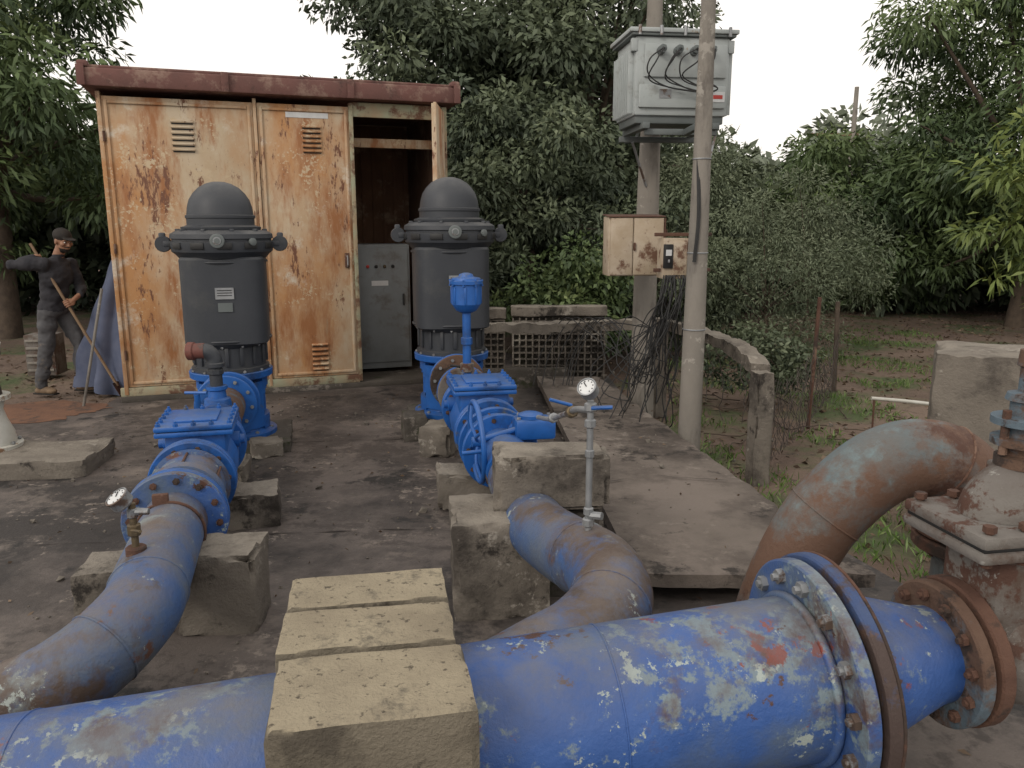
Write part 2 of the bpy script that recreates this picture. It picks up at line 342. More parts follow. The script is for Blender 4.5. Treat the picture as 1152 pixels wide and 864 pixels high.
box('side_wall',(W+.0,D/2+.04,1.6),(.03,D-.05,3.08),'shedin',sh)
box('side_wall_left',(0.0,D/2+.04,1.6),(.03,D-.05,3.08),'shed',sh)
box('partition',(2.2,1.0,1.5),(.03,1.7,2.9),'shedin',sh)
box('roof_fascia',(W/2,D/2-.02,3.235),(W+.24,D+.30,.17),'shedroof',sh,bev=.02)
box('roof_cap',(W/2,D/2-.02,3.335),(W+.16,D+.24,.03),'shedroof',sh,bev=.01)
for x in (-.1,1.2,2.45,W+.09): box('roof_joint',(x,-.185,3.245),(.07,.03,.19),'shedroof',sh)
for x in (-.08,W+.08): box('roof_end_cap',(x,-.1,3.355),(.1,.14,.06),'shedroof',sh,bev=.02)
def vent(x,z,w,h,n):
    for i in range(n):
        zz=z-h/2+h*(i+.5)/n
        box('louvre',(x,-.028,zz),(w,.035,h/n*.35),'shed',sh,R(0,rad(32)))
        box('louvre_gap',(x,-.0165,zz-h/n*.35),(w*.93,.004,h/n*.3),'black',sh,None,0)
vent(.76,2.73,.22,.33,6); vent(2.04,2.74,.20,.30,6); vent(2.02,.38,.18,.33,6)
box('label_strip',(2.0,-.0185,2.98),(.44,.004,.055),'white',sh,None,0)
box('lock_plate',(2.36,-.03,1.45),(.05,.02,.16),'rust',sh)
tube('lock_handle',[(2.36,-.045,1.50),(2.36,-.075,1.48),(2.36,-.075,1.40),(2.36,-.045,1.38)],.008,'steel',sh,8)
for z in (.5,1.6,2.7): tube('hinge',[(.035,-.04,z-.05),(.035,-.04,z+.05)],.012,'rust',sh,8); tube('hinge',[(W-.02,-.045,z-.05),(W-.02,-.045,z+.05)],.012,'rust',sh,8)
th=math.atan2(-.75,-.27)
b0=Vector((W-.04,-.05,1.6)); lo=R(th)
box('open_door_leaf',b0+lo@Vector((.42,0,0)),(.84,.03,2.92),'shed',sh,lo)
box('open_door_fold',b0+lo@Vector((.82,-.02,0)),(.03,.03,2.9),'shed',sh,lo); box('open_door_fold',b0+lo@Vector((.03,-.02,0)),(.03,.03,2.9),'shed',sh,lo)
for i in range(5): box('open_door_louvre',b0+lo@Vector((.42,-.02,.95+i*.05)),(.22,.03,.018),'shed',sh,lo)
box('control_cabinet',(2.84,.72,.86),(.66,.45,1.5),'cabinet',sh,None,.01)
box('cabinet_door',(2.84,.485,.88),(.60,.02,1.38),'cabinet',sh,None,.006)
for i,mt in enumerate(['redlab','black','brass','black']): lathe('indicator',(2.66+i*.1,.472,1.35),(0,-1,0),[(0,.02),(.012,.02),(.02,.012)],mt,sh,12)
box('cabinet_handle',(3.08,.465,.95),(.02,.03,.14),'black',sh)
box('cabinet_label',(2.8,.472,1.15),(.2,.004,.06),'white',sh,None,0)
# ------------------------------------------------------------ pumps
def pump(name,x,yv,z0,s,rz):
    e=E(name,(x,yv,z0),rz); e.scale=(s,s,s)
    Z=(0,0,1); O0=(0,0,0)
    lathe('base_flange',O0,Z,[(0,.34),(.04,.34),(.045,.30),(.06,.27),(.10,.25)],'newblue',e)
    hexring('base_bolts',(0,0,.02),Z,.30,8,.017,.04,'steel',e)
    lathe('head_bowl',(0,0,.10),Z,[(0,.24),(.04,.20),(.10,.18),(.16,.17),(.20,.15)],'newblue',e)
    def arc(a0,a1,z0,z1,ro,ri):
        V=[];F=[];n=14
        for i in range(n+1):
            a=rad(a0+(a1-a0)*i/n)
            for r,zz in ((ro,z0),(ro,z1),(ri,z1),(ri,z0)): V.append((math.cos(a)*r,math.sin(a)*r,zz))
        for i in range(n):
            for k in range(4): F.append((i*4+k,(i+1)*4+k,(i+1)*4+(k+1)%4,i*4+(k+1)%4))
        F.append((0,1,2,3)); F.append((n*4+3,n*4+2,n*4+1,n*4)); return O('head_wall',V,F,'newblue',e,30)
    for c in (45,135,225,315): arc(c-17,c+17,.08,.47,.285,.25)
    for c in (0,90,180,270):
        arc(c-29,c+29,.42,.50,.286,.249); arc(c-29,c+29,.06,.17,.286,.249)
    for c in (0,90,180,270):
        for sgn in (-1,1):
            arc(c+sgn*26-6,c+sgn*26+6,.36,.44,.284,.252); arc(c+sgn*22-5,c+sgn*22+5,.40,.45,.283,.253)
    lathe('stuffing_box',(0,0,.2),Z,[(0,.12),(.12,.11),(.13,.08),(.2,.08),(.21,.05),(.36,.05)],'newblue',e,24)
    lathe('top_flange',(0,0,.49),Z,[(0,.29),(.02,.33),(.07,.335),(.075,.33)],'newblue',e)
    hexring('top_bolts',(0,0,.56),Z,.312,12,.014,.02,'steel',e)
    lathe('discharge_neck',(0,-.10,.36),(0,-1,0),[(0,.15),(.24,.148),(.26,.155)],'newblue',e)
    disc('discharge_flange',(0,-.375,.36),(0,1,0),.24,.035,'newblue',e)
    lathe('motor_adaptor',(0,0,.567),Z,[(0,.31),(.03,.31),(.035,.285),(.20,.285),(.215,.30),(.24,.325)],'motor',e,48)
    for k in range(16):
        a=k*math.pi/8; box('adaptor_rib',(math.cos(a)*.292,math.sin(a)*.292,.70),(.02,.03,.15),'motor',e,R(a),.004)
    lathe('motor_body',(0,0,.80),Z,[(0,.315),(.01,.328),(.68,.328),(.70,.315)],'motor',e,64,25,4.2)
    for k in range(4):
        a=k*math.pi/2+math.pi/4; box('body_rib',(math.cos(a)*.375,math.sin(a)*.375,1.14),(.03,.05,.66),'motor',e,R(a),.008)
    for zz in (.83,1.46): torus('body_band',(0,0,zz),Z,.337,.010,'motor',e,48,8)
    lathe('upper_ring',(0,0,1.49),Z,[(0,.34),(.03,.365),(.05,.39),(.10,.40),(.13,.40),(.135,.385),(.15,.385),(.155,.40),(.19,.395),(.215,.35),(.22,.31)],'motor',e,56)
    for k in range(12):
        a=k*math.pi/6+.13; box('ring_slot',(math.cos(a)*.395,math.sin(a)*.395,1.59),(.02,.11,.05),'black',e,R(a),.004)
    lathe('cap',(0,0,1.70),Z,[(0,.30),(.02,.31),(.035,.31),(.04,.285),(.05,.262),(.10,.262),(.105,.27),(.125,.27),(.13,.258),(.19,.25),(.25,.232),(.30,.20),(.345,.155),(.375,.10),(.39,.05),(.393,.0)],'motor',e,48,28)
    for sx in (-1,1):
        box('lifting_arm',(sx*.41,0,1.60),(.08,.07,.05),'motor',e,None,.01)
        lathe('lifting_lug',(sx*.45,-.03,1.60),(0,1,0),[(0,.03),(.0,.06),(.02,.065),(.04,.065),(.06,.06),(.06,.03)],'motor',e,16)
        box('lug_plate',(sx*.455,0,1.62),(.05,.05,.14),'motor',e,None,.012)
    for k in range(10):
        a=k*2*math.pi/10; box('ring_clip',(math.cos(a)*.335,math.sin(a)*.335,1.705),(.04,.03,.03),'motor',e,R(a),.006)
    lathe('badge',(0,-.392,1.63),(0,-1,0),[(0,.055),(.02,.055),(.024,.045),(.022,.03),(.03,.02)],'trafodk',e,20)
    lathe('badge_face',(0,-.414,1.63),(0,-1,0),[(0,.032),(.006,.03)],'steel',e,16)
    lathe('badge_side',(.25,-.31,1.62),(.6,-.8,0),[(0,.03),(.02,.03),(.024,.02)],'trafodk',e,14)
    box('nameplate',(.02,-.335,1.22),(.14,.006,.09),'steel',e,None,0)
    box('nameplate',(.02,-.335,1.11),(.11,.006,.07),'trafodk',e,None,0)
    for zz in (1.205,1.225,1.245): box('nameplate_line',(.02,-.3395,zz),(.11,.003,.006),'black',e,None,0)
    box('terminal_box',(.1,.40,1.1),(.34,.2,.4),'motor',e,None,.015)
    hexring('lower_bolts',(0,0,.80),Z,.30,12,.012,.02,'steel',e)
    return e
a1=math.atan2(-.968,.249)+math.pi/2; a2=math.atan2(-.98,.19)+math.pi/2
pump('vertical_turbine_pump',-2.37,6.55,.09,1.0,a1)
pump('vertical_turbine_pump.001',-.56,7.2,.12,1.02,a2)
k=E('pump_plinth'); rough_block('plinth_block',(-2.36,6.55,.045),(.90,.80,.1),'concdark',k,R(a1),.01,.03,10,3)
rough_block('loose_rubble',(-2.0,6.2,.06),(.25,.22,.13),'concrete',k,R(.4),.015,.05,8,5)
rough_block('loose_rubble',(-2.05,5.55,.08),(.22,.3,.16),'concrete',k,R(.2),.02,.06,8,6)
k=E('pump_plinth.001'); rough_block('plinth_block',(-.56,7.2,.06),(.8,.75,.13),'concdark',k,R(a2),.01,.03,10,8)
rough_block('loose_rubble',(-.86,6.72,.10),(.2,.25,.24),'concdark',k,R(.2),.02,.05,8,9)
rough_block('loose_rubble',(-.60,6.25,.12),(.25,.3,.25),'concrete',k,R(-.2),.02,.05,8,12)
# ------------------------------------------------------------ pipes with valves
d1=Vector((.249,-.968,0)).normalized(); d2=Vector((.192,-.981,0)).normalized()
def Q1(yv,z=.43): return Vector((-2.39+.257*(6.55-yv),yv,z))
def Q2(yv,z=.49): return Vector((-.56+.19*(7.2-yv),yv,z))
def valve(name,c,d,hz=.26,body='newblue'):
    e=E(name,c,math.atan2(d.y,d.x)+math.pi/2)
    lathe('body',(0,.38,0),(0,-1,0),[(0,.155),(.08,.16),(.18,.20),(.38,.215),(.58,.19),(.68,.155),(.76,.15)],body,e)
    for yy in (.36,-.36): disc('flange',(0,yy,0),(0,1,0),.235,.036,body,e)
    for yy in (.41,-.41): disc('mating_flange',(0,yy,0),(0,1,0),.235,.036,body,e)
    hexring('flange_bolts',(0,.385,0),(0,1,0),.198,10,.015,.09,'rust',e); hexring('flange_bolts',(0,-.385,0),(0,1,0),.198,10,.015,.09,'rust',e)
    box('cover_neck',(0,0,hz-.12),(.34,.38,.2),body,e,None,.03)
    box('cover_seat',(0,0,hz-.03),(.43,.47,.03),body,e,None,.008)
    box('cover_plate',(0,0,hz+.004),(.43,.47,.03),body,e,None,.008)
    box('cover_boss',(0,0,hz+.025),(.24,.28,.016),body,e,None,.006)
    for i in range(5):
        for sx in (-1,1): lathe('cover_bolt',(sx*.195,-.2+.1*i,hz+.018),(0,0,1),[(0,.015),(.016,.015),(.017,.008),(.03,.008)],body,e,6)
    for i in range(1,4):
        for sy in (-1,1): lathe('cover_bolt',(-.195+.0975*i,sy*.215,hz+.018),(0,0,1),[(0,.015),(.016,.015),(.017,.008),(.03,.008)],body,e,6)
    for sx in (-1,1):
        lathe('hinge_boss',(sx*.17,.1,.1),(sx,0,0),[(0,.05),(.05,.05),(.055,.03),(.08,.03)],body,e,16)
    return e
valve('check_valve',Q1(4.62),d1)
p1=E('discharge_pipe')
tube('rusted_spool',[Q1(6.17),Q1(5.02)],.15,'rustflange',p1,32)
disc('spool_flange',Q1(6.13),d1,.24,.035,'newblue',p1)
hexring('spool_bolts',Q1(6.15),d1,.2,10,.015,.08,'steel',p1)
tube('spool_clamp',[Q1(5.5),Q1(5.38)],.165,'newblue',p1,32)
c=Q1(4.22)
lathe('coupling',c,d1,[(0,.15),(.02,.15),(.03,.20),(.07,.21),(.075,.185),(.30,.18),(.305,.21),(.35,.2),(.36,.15),(.50,.15)],'oldblue2',p1,40)
hexring('coupling_bolts',c+d1*.19,d1,.19,6,.013,.28,'rust',p1,.5)
f=Q1(3.69)
disc('flange',f,d1,.245,.04,'newblue',p1); disc('flange',f+d1*.05,d1,.245,.04,'oldblue',p1); hexring('flange_bolts',f+d1*.025,d1,.205,12,.017,.09,'rust',p1)
pts=[Q1(3.75),Q1(3.4,.43),(-1.475,3.02,.43),(-1.42,2.74,.40),(-1.52,2.50,.32),(-1.75,2.44,.22),(-2.1,2.46,.16),(-2.6,2.55,.16),(-4.2,2.7,.16)]
P=cat(pts,10)
tube('pipe',P,.15,'oldblue2',p1,36,60)
for i in (24,36,50):
    torus('weld_seam',P[i],(P[i+1]-P[i-1]),.150,.005,'oldblue2',p1,36,8)
torus('pipe_clamp',Q1(3.47,.43),d1,.154,.008,'rust',p1,36,8)
box('clamp_lug',Q1(3.47,.58)+Vector((-.03,0,.02)),(.07,.03,.05),'rust',p1,R(a1))
st=E('air_vent_elbow'); b=Q1(5.62,0)
lathe('saddle',(b.x,b.y,.54),(0,0,1),[(0,.10),(.06,.09),(.07,.065),(.12,.06),(.13,.075),(.155,.075)],'newblue',st,24)
tube('riser',[(b.x,b.y,.69),(b.x,b.y,.86)],.045,'motor',st,16); disc('riser_nut',(b.x,b.y,.80),(0,0,1),.06,.04,'motor',st,8)
tube('elbow',cat([(b.x,b.y,.84),(b.x-.005,b.y,.90),(b.x-.04,b.y-.01,.945),(b.x-.10,b.y-.01,.955),(b.x-.15,b.y-.02,.952)],6),.055,'motor',st,20)
disc('elbow_rim',(b.x-.155,b.y-.02,.952),(1,0,0),.066,.05,'pvc',st,20); disc('elbow_rim',(b.x,b.y,.85),(0,0,1),.066,.035,'motor',st,20)
tube('elbow_stub',[(b.x-.06,b.y-.012,.953),(b.x-.14,b.y-.02,.953)],.0565,'pvc',st,20)
tube('side_cock',[(b.x-.02,b.y-.3,.58),(b.x-.02,b.y-.32,.70)],.02,'newblue',st,10); tube('cock_handle',[(b.x-.1,b.y-.32,.71),(b.x+.05,b.y-.32,.71)],.011,'newblue',st,8)
p2=E('discharge_pipe.001')
tube('rusted_spool',[Q2(6.86),Q2(5.85)],.15,'rustflange',p2,32)
disc('spool_flange',Q2(6.77),d2,.24,.035,'rustflange',p2); disc('spool_flange',Q2(6.3),d2,.22,.05,'valvegrey',p2); hexring('spool_bolts',Q2(6.79),d2,.2,10,.015,.08,'steel',p2)
disc('spool_flange',Q2(6.36),d2,.22,.04,'newblue',p2)
valve('check_valve.001',Q2(5.42),d2,.27)
tube('short_spool',[Q2(5.0),Q2(4.2)],.15,'newblue',p2,32)
pts=[Q2(4.5),Q2(4.2,.46),Q2(3.9,.42),(.13,3.5,.44),(.24,3.14,.49),(.345,2.86,.53),(.355,2.60,.53),(.24,2.38,.51),(.08,2.22,.50),(-.1,2.02,.50)]
P=cat(pts,10); tube('pipe',P,.148,'oldblue2',p2,36,60)
for i in (44,62): torus('weld_seam',P[i],(P[i+1]-P[i-1]),.148,.005,'oldblue2',p2,36,8)
bv=E('butterfly_valve'); c=Q2(4.72)
disc('flange',c+d2*-.09,d2,.235,.036,'newblue',bv); disc('flange',c+d2*.09,d2,.235,.036,'newblue',bv); disc('body',c,d2,.205,.12,'newblue',bv); hexring('bolts',c,d2,.2,10,.015,.21,'rust',bv)
gc=Vector((.13,4.56,.66))
tube('stem_neck',[c+Vector((0,0,.1)),gc+Vector((-.04,.05,0))],.05,'newblue',bv,16)
box('gearbox',gc,(.24,.17,.12),'newblue',bv,R(.15),.02); lathe('gear_cap',gc+Vector((-.02,0,.06)),(0,0,1),[(0,.075),(.02,.075),(.03,.05),(.035,.02)],'newblue',bv,20)
for dx in (-.09,.09):
    for dy in (-.06,.06): lathe('gear_bolt',gc+Vector((dx,dy,.06)),(0,0,1),[(0,.012),(.012,.012)],'steel',bv,6)
wc=Vector((-.205,4.45,.60)); wn=Vector((1,.22,.05)).normalized()
tube('wheel_shaft',[wc-wn*.03,gc+Vector((-.1,-.05,0))],.018,'newblue',bv,12)
torus('wheel_rim',wc,wn,.235,.016,'newblue',bv,48,10)
lathe('wheel_hub',wc-wn*.03,wn,[(0,.03),(.06,.035)],'newblue',bv,14)
_,u,w=frame(wn)
for i in range(4):
    a=i*math.pi/2+.5; dv=u*math.cos(a)+w*math.sin(a); tube('wheel_spoke',cat([wc+dv*.02,wc+dv*.12-wn*.02,wc+dv*.232],4),.010,'newblue',bv,8)
tube('wheel_grip',[wc+u*.2-wn*.01,wc+u*.2-wn*.12],.012,'newblue',bv,10)
av=E('air_release_valve'); b=Q2(6.12,0)
tube('riser',[(b.x,b.y,.62),(b.x,b.y,1.20)],.033,'newblue',av,16)
disc('tap_body',(b.x,b.y,.74),(0,0,1),.055,.07,'valvegrey',av,10); tube('tap_handle',[(b.x-.03,b.y,.74),(b.x-.13,b.y-.03,.76)],.01,'black',av,8)
disc('coupling_nut',(b.x,b.y,.95),(0,0,1),.045,.06,'newblue',av,8)
lathe('canister',(b.x,b.y,1.17),(0,0,1),[(0,.04),(.02,.08),(.05,.10),(.07,.115),(.22,.115),(.225,.13),(.25,.13),(.255,.115),(.27,.11),(.28,.06),(.30,.05),(.31,.02)],'newblue',av,28)
hexring('canister_bolts',(b.x,b.y,1.405),(0,0,1),.125,8,.01,.03,'newblue',av)
for k in range(8):
    a=k*math.pi/4; box('canister_rib',(b.x+math.cos(a)*.115,b.y+math.sin(a)*.115,1.31),(.012,.018,.13),'newblue',av,R(a),.003)
def gauge(e,c,face,r):
    f=Vector(face).normalized(); c=Vector(c)
    lathe('gauge_case',c-f*.02,f,[(0,r*.85),(.008,r),(.035,r),(.042,r*1.06),(.05,r*1.06),(.052,r*.93),(.046,r*.9)],'steel',e,28)
    lathe('gauge_dial',c+f*.0275,f,[(0,r*.88),(.001,r*.87)],'white',e,24)
    _,u,w=frame(f); tube('gauge_needle',[c+f*.031,c+f*.031+(u+w)*r*.45],.002,'black',e,6)
    for k in range(9):
        a=math.pi*(-.25+1.5*k/8); p=c+f*.0295+(u*math.cos(a)+w*math.sin(a))*r*.7; box('dial_mark',p,(.004,.002,.004),'black',e,None,0)
g1=E('pressure_gauge')
tube('stub',[(-1.50,2.95,.54),(-1.50,2.95,.77)],.014,'brass',g1,12)
disc('ball_valve',(-1.50,2.95,.66),(0,0,1),.026,.05,'brass',g1,8); tube('valve_lever',[(-1.50,2.93,.665),(-1.44,2.88,.68)],.006,'brass',g1,8)
disc('tee',(-1.50,2.95,.73),(0,0,1),.022,.04,'steel',g1,8)
gauge(g1,(-1.53,2.93,.785),(-.45,-.45,.9),.044); lathe('hose_nozzle',(-1.48,2.94,.74),(1,0,0),[(0,.015),(.05,.013)],'steel',g1,10)
disc('saddle',(-1.50,2.95,.565),(0,0,1),.04,.05,'rust',g1,14)
g2=E('pressure_gauge.001')
gx,gy=.30,2.93
tube('standpipe',[(gx,gy,.60),(gx,gy,1.19)],.013,'steel',g2,12)
for zz,rr in ((.70,.024),(.745,.02),(.98,.018),(1.10,.022),(1.165,.024)): disc('fitting',(gx,gy,zz),(0,0,1),rr,.035,'steel',g2,8)
tube('tap',[(gx,gy,.73),(gx+.05,gy-.03,.735)],.016,'steel',g2,8)
gauge(g2,(gx-.01,gy-.03,1.235),(-.5,-.8,.8),.036)
tube('lever',[(gx+.0,gy-.02,1.165),(gx+.08,gy-.03,1.17)],.008,'newblue',g2,8)
tube('line',cat([(gx,gy,1.15),(gx-.04,gy+.15,1.12),(gx-.05,gy+.5,1.02),(.2,4.0,.85),(.15,4.4,.76)],6),.013,'steel',g2,10)
for t,p in enumerate([(gx-.045,gy+.35,1.06),(.21,3.9,.88)]): disc('line_fitting',p,(-.1,1,-.3),.026,.06,'steel' if t else 'brass',g2,8)
tube('line_lever',[(gx-.045,gy+.35,1.09),(gx-.14,gy+.33,1.12)],.008,'newblue',g2,8)
# ------------------------------------------------------------ main pipe
AX=Vector((1,.175,.066)).normalized()
def A(x): return Vector((x,1.939+.175*x,.498+.07*x))
mp=E('main_water_pipe')
tube('pipe',[A(-5),A(-3),A(-1),A(0),A(.5),A(.83)],.23,'oldblue',mp,56)
torus('weld_seam',A(.26),AX,.230,.003,'oldblue',mp,56,8); torus('weld_seam',A(-1.2),AX,.230,.003,'oldblue',mp,56,8); torus('weld_seam',A(.825),AX,.232,.014,'oldblue',mp,56,8)
disc('flange',A(.86),AX,.335,.040,'oldblue',mp,64); disc('gasket',A(.886),AX,.32,.010,'black',mp,48); disc('flange_rear',A(.912),AX,.345,.038,'flangerear',mp,64)
torus('gasket_edge',A(.932),AX,.343,.005,'rust',mp,64,8)
hexring('flange_bolts',A(.888),AX,.285,14,.023,.094,'steel',mp,.15)
lathe('reducer',A(.93),AX,[(0,.23),(.02,.23),(.08,.215),(.30,.145),(.35,.14)],'oldblue',mp,48)
disc('valve_flange',A(1.28),AX,.215,.04,'rustflange',mp,48); disc('valve_flange_pair',A(1.335),AX,.22,.045,'rust',mp,48)
hexring('valve_flange_bolts',A(1.308),AX,.178,12,.018,.10,'rust',mp,.2)
gv=E('gate_valve'); c=A(1.50)
lathe('body',A(1.35),AX,[(0,.14),(.04,.14),(.08,.17),(.18,.19),(.30,.17),(.34,.14),(.44,.14)],'valvegrey',gv)
disc('far_flange',A(1.80),AX,.22,.05,'rust',gv)
ra=R(math.atan2(AX.y,AX.x))
box('bonnet_neck',c+Vector((0,0,.2)),(.32,.24,.34),'valvegrey',gv,ra,.05)
box('bonnet_flange',Vector((c.x,c.y,.955)),(.52,.34,.035),'valvegrey',gv,ra,.012)
box('bonnet_gasket',Vector((c.x,c.y,.976)),(.50,.32,.010),'black',gv,ra,.002)
box('bonnet_flange_top',Vector((c.x,c.y,1.00)),(.52,.34,.038),'valvegrey',gv,ra,.012)
for i in range(5):
    for sy in (-1,1):
        q=Vector((c.x,c.y,0))+ra@Vector((-.225+i*.1125,sy*.14,0)); lathe('bonnet_bolt',(q.x,q.y,.925),(0,0,1),[(0,.017),(.01,.017),(.012,.01),(.10,.01),(.1,.018),(.118,.018)],'rust',gv,6)
bm=bmesh.new(); bmesh.ops.create_uvsphere(bm,u_segments=32,v_segments=18,radius=1)
for v in bm.verts:
    v.co=ra@Vector((v.co.x*.19,v.co.y*.12,max(v.co.z,0)*.16))+Vector((c.x,c.y,1.02))
bmfin('bonnet_dome',bm,'valvegrey',gv,60)
box('bonnet_rib',Vector((c.x,c.y,1.08)),(.03,.28,.12),'valvegrey',gv,ra,.01)
lathe('gland',(c.x-.02,c.y,1.16),(0,0,1),[(0,.07),(.03,.07),(.035,.05),(.06,.05),(.065,.085),(.085,.085),(.09,.055),(.12,.055),(.125,.09),(.145,.09),(.15,.045),(.19,.045),(.195,.06),(.215,.055),(.22,.03),(.29,.03),(.295,.04),(.34,.036)],'rustflange',gv,20)
for s_ in (-1,1):
    lathe('gland_bolt',(c.x-.02+s_*.07,c.y-.02,1.2),(0,0,1),[(0,.012),(.13,.012)],'rust',gv,8)
rb=E('return_bend_pipe')
pts=cat([(.98,2.95,-.1),(1.03,2.92,.25),(1.09,2.88,.52),(1.20,2.86,.76),(1.40,2.86,.95),(1.60,2.86,.98),(1.755,2.87,.86),(1.80,2.88,.66),(1.80,2.88,.3)],10)
tube('bend',pts,.145,'rustblue',rb,36,60); disc('flange',(1.79,2.88,.70),(0,.0,1),.215,.05,'rust',rb,40); disc('flange',(1.79,2.88,.64),(0,.0,1),.215,.05,'rust',rb,40)
hexring('flange_bolts',(1.79,2.88,.67),(0,0,1),.18,10,.016,.1,'rust',rb)
torus('weld_seam',pts[30],pts[31]-pts[29],.145,.004,'rustblue',rb); torus('weld_seam',pts[52],pts[53]-pts[51],.145,.005,'rust',rb)
# ------------------------------------------------------------ concrete supports
rb10=R(rad(10))
cs=E('concrete_pipe_saddle'); cc=Vector((-.375,1.88,0))
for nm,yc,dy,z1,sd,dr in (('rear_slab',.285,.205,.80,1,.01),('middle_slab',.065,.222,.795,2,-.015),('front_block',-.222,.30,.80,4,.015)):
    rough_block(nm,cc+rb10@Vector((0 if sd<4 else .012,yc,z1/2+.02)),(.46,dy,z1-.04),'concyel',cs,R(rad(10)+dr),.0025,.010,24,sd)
cs=E('concrete_pipe_support')
rough_block('block',(-1.36,3.46,.18),(.36,.30,.40),'concrete',cs,R(.10),.010,.05,14,11)
rough_block('block_left',(-1.88,3.52,.13),(.34,.28,.28),'concrete',cs,R(.16),.010,.05,12,12)
cs=E('concrete_pipe_support.001'); rough_block('block',(-1.64,4.75,.10),(.32,.30,.24),'concrete',cs,R(.3),.02,.07,12,13)
cs=E('concrete_pipe_support.002'); rough_block('lower_block',(-.07,3.68,.235),(.46,.44,.5),'concrete',cs,R(.12),.010,.05,14,17)
rough_block('upper_block',(.19,3.76,.62),(.56,.28,.27),'concrete',cs,R(.05),.010,.05,14,19)
rough_block('side_block',(.30,3.82,.22),(.30,.26,.46),'concdark',cs,R(.1),.01,.03,10,20)
cs=E('concrete_pipe_support.003'); rough_block('block',(-.32,5.05,.12),(.34,.3,.26),'concrete',cs,R(.1),.02,.06,12,23)
cs=E('concrete_block'); rough_block('block',(3.40,5.1,.37),(1.1,.7,1.32),'concrete',cs,R(rad(-28)),.012,.05,16,29)
cs=E('concrete_plinth'); rough_block('plinth',(-3.78,5.85,.06),(1.15,.65,.15),'concrete',cs,R(.12),.012,.04,12,31)
tp=E('pump_discharge_head')
lathe('bowl',(-4.10,5.95,.13),(0,0,1),[(0,.24),(.03,.24),(.035,.2),(.12,.19),(.22,.15),(.30,.13),(.38,.15),(.385,.19),(.42,.19)],'pale',tp,32)
lathe('shaft_head',(-4.10,5.95,.54),(0,0,1),[(0,.14),(.08,.13),(.10,.08),(.3,.07),(.32,.16),(.36,.16),(.37,.1)],'black',tp,24)
lathe('top_cover',(-4.10,5.95,.90),(0,0,1),[(0,.15),(.05,.17),(.10,.13),(.14,.05)],'pale',tp,24)
hexring('flange_bolts',(-4.10,5.95,.15),(0,0,1),.215,8,.016,.04,'steel',tp)
V=[];F=[]
for i in range(1000):
    if i<720:
        x=random.uniform(-4,0.4); yy=random.uniform(2.2,7.9)
        if noise.noise(Vector((x*1.3,yy*1.3,4)))<-.05 and random.random()<.8: continue
    else: x=random.uniform(.4,4.5); yy=random.uniform(3.9,9)
    s=random.uniform(.004,.014) if random.random()<.93 else random.uniform(.02,.04); z=0 if i<720 else gz(x,yy)
    if i>=720 and x<1.8: z=.15 if x<1.2 else 0
    b=len(V); q=R(random.random()*6,random.random(),random.random())
    for dx,dy,dz in ((1,0,0),(0,1,0),(-1,0,0),(0,-1,0),(0,0,.7),(0,0,-.7)):
        v=q@Vector((dx*s*random.uniform(.7,1.3),dy*s*random.uniform(.6,1.2),dz*s)); V.append((x+v.x,yy+v.y,z+v.z+s*.3))
    for f in ((0,1,4),(1,2,4),(2,3,4),(3,0,4),(1,0,5),(2,1,5),(3,2,5),(0,3,5)): F.append(tuple(b+k for k in f))
O('rubble_debris',V,F,'pebble',None,0)
# ------------------------------------------------------------ perforated block wall & broken beam
bw=E('vent_block_wall')
def ventwall(x0,x1,yv,h):
    rough_block('cap',((x0+x1)/2,yv,h-.05),(x1-x0+.02,.2,.12),'concrete',bw,None,.008,.03,10,int(x1*10))
    box('backing',((x0+x1)/2,yv+.03,(h-.1)/2-.1),(x1-x0-.02,.1,h+.08),'concdark',bw)  # dark block whose colour stands in for shade in the recesses
    nv=max(2,int((x1-x0)/.075))
    for i in range(nv+1): box('vertical_rib',(x0+.012+(x1-x0-.024)*i/nv,yv-.05,(h-.12)/2-.1),(.018,.07,h+.06),'concrete',bw,None,0)
    nh=int(h/.075)
    for j in range(nh): box('horizontal_rib',((x0+x1)/2,yv-.045,-.02+j*.075),(x1-x0-.01,.055,.016),'concrete',bw,None,0)
ventwall(-.34,-.08,9.35,.86); ventwall(.0,1.1,9.25,.90)
bb=E('broken_concrete_fence')
P=cat([(-.3,8.55,.74),(.5,8.62,.735),(1.2,8.68,.76),(1.62,8.45,.79),(1.85,7.6,.80),(1.98,6.8,.77),(2.02,6.3,.70)],8)
def rectsweep(name,P,w,h,mat,parent,amp):
    V=[];F=[]
    for i,p in enumerate(P):
        t=(P[min(i+1,len(P)-1)]-P[max(0,i-1)]); s=Vector((t.y,-t.x,0)).normalized()
        for a,b in ((-1,-1),(1,-1),(1,1),(-1,1)):
            q=p+s*a*w/2+Vector((0,0,b*h/2)); V.append(q+noise.noise_vector(q*7)*amp+noise.noise_vector(q*20)*amp*.5)
    n=len(P)
    for i in range(n-1):
        for k_ in range(4): F.append((i*4+k_,i*4+(k_+1)%4,(i+1)*4+(k_+1)%4,(i+1)*4+k_))
    F.append((3,2,1,0)); F.append(tuple((n-1)*4+k_ for k_ in range(4))); return O(name,V,F,mat,parent,40)
P2=[]
for a,b in zip(P[:-1],P[1:]): P2+= [a.lerp(b,t/4) for t in range(4)]
P2.append(P[-1])
rectsweep('top_beam',P2,.16,.10,'concrete',bb,.025)
rough_block('end_post',(2.02,6.22,.20),(.15,.15,.98),'concrete',bb,R(.2),.012,.04,10,37)
rough_block('mid_post',(1.62,8.5,.25),(.14,.14,1.0),'concrete',bb,R(.2),.012,.04,10,38)
rough_block('low_wall',(.1,8.9,.05),(1.1,.12,.35),'concdark',bb,R(.05),.012,.04,10,39)
L=[]
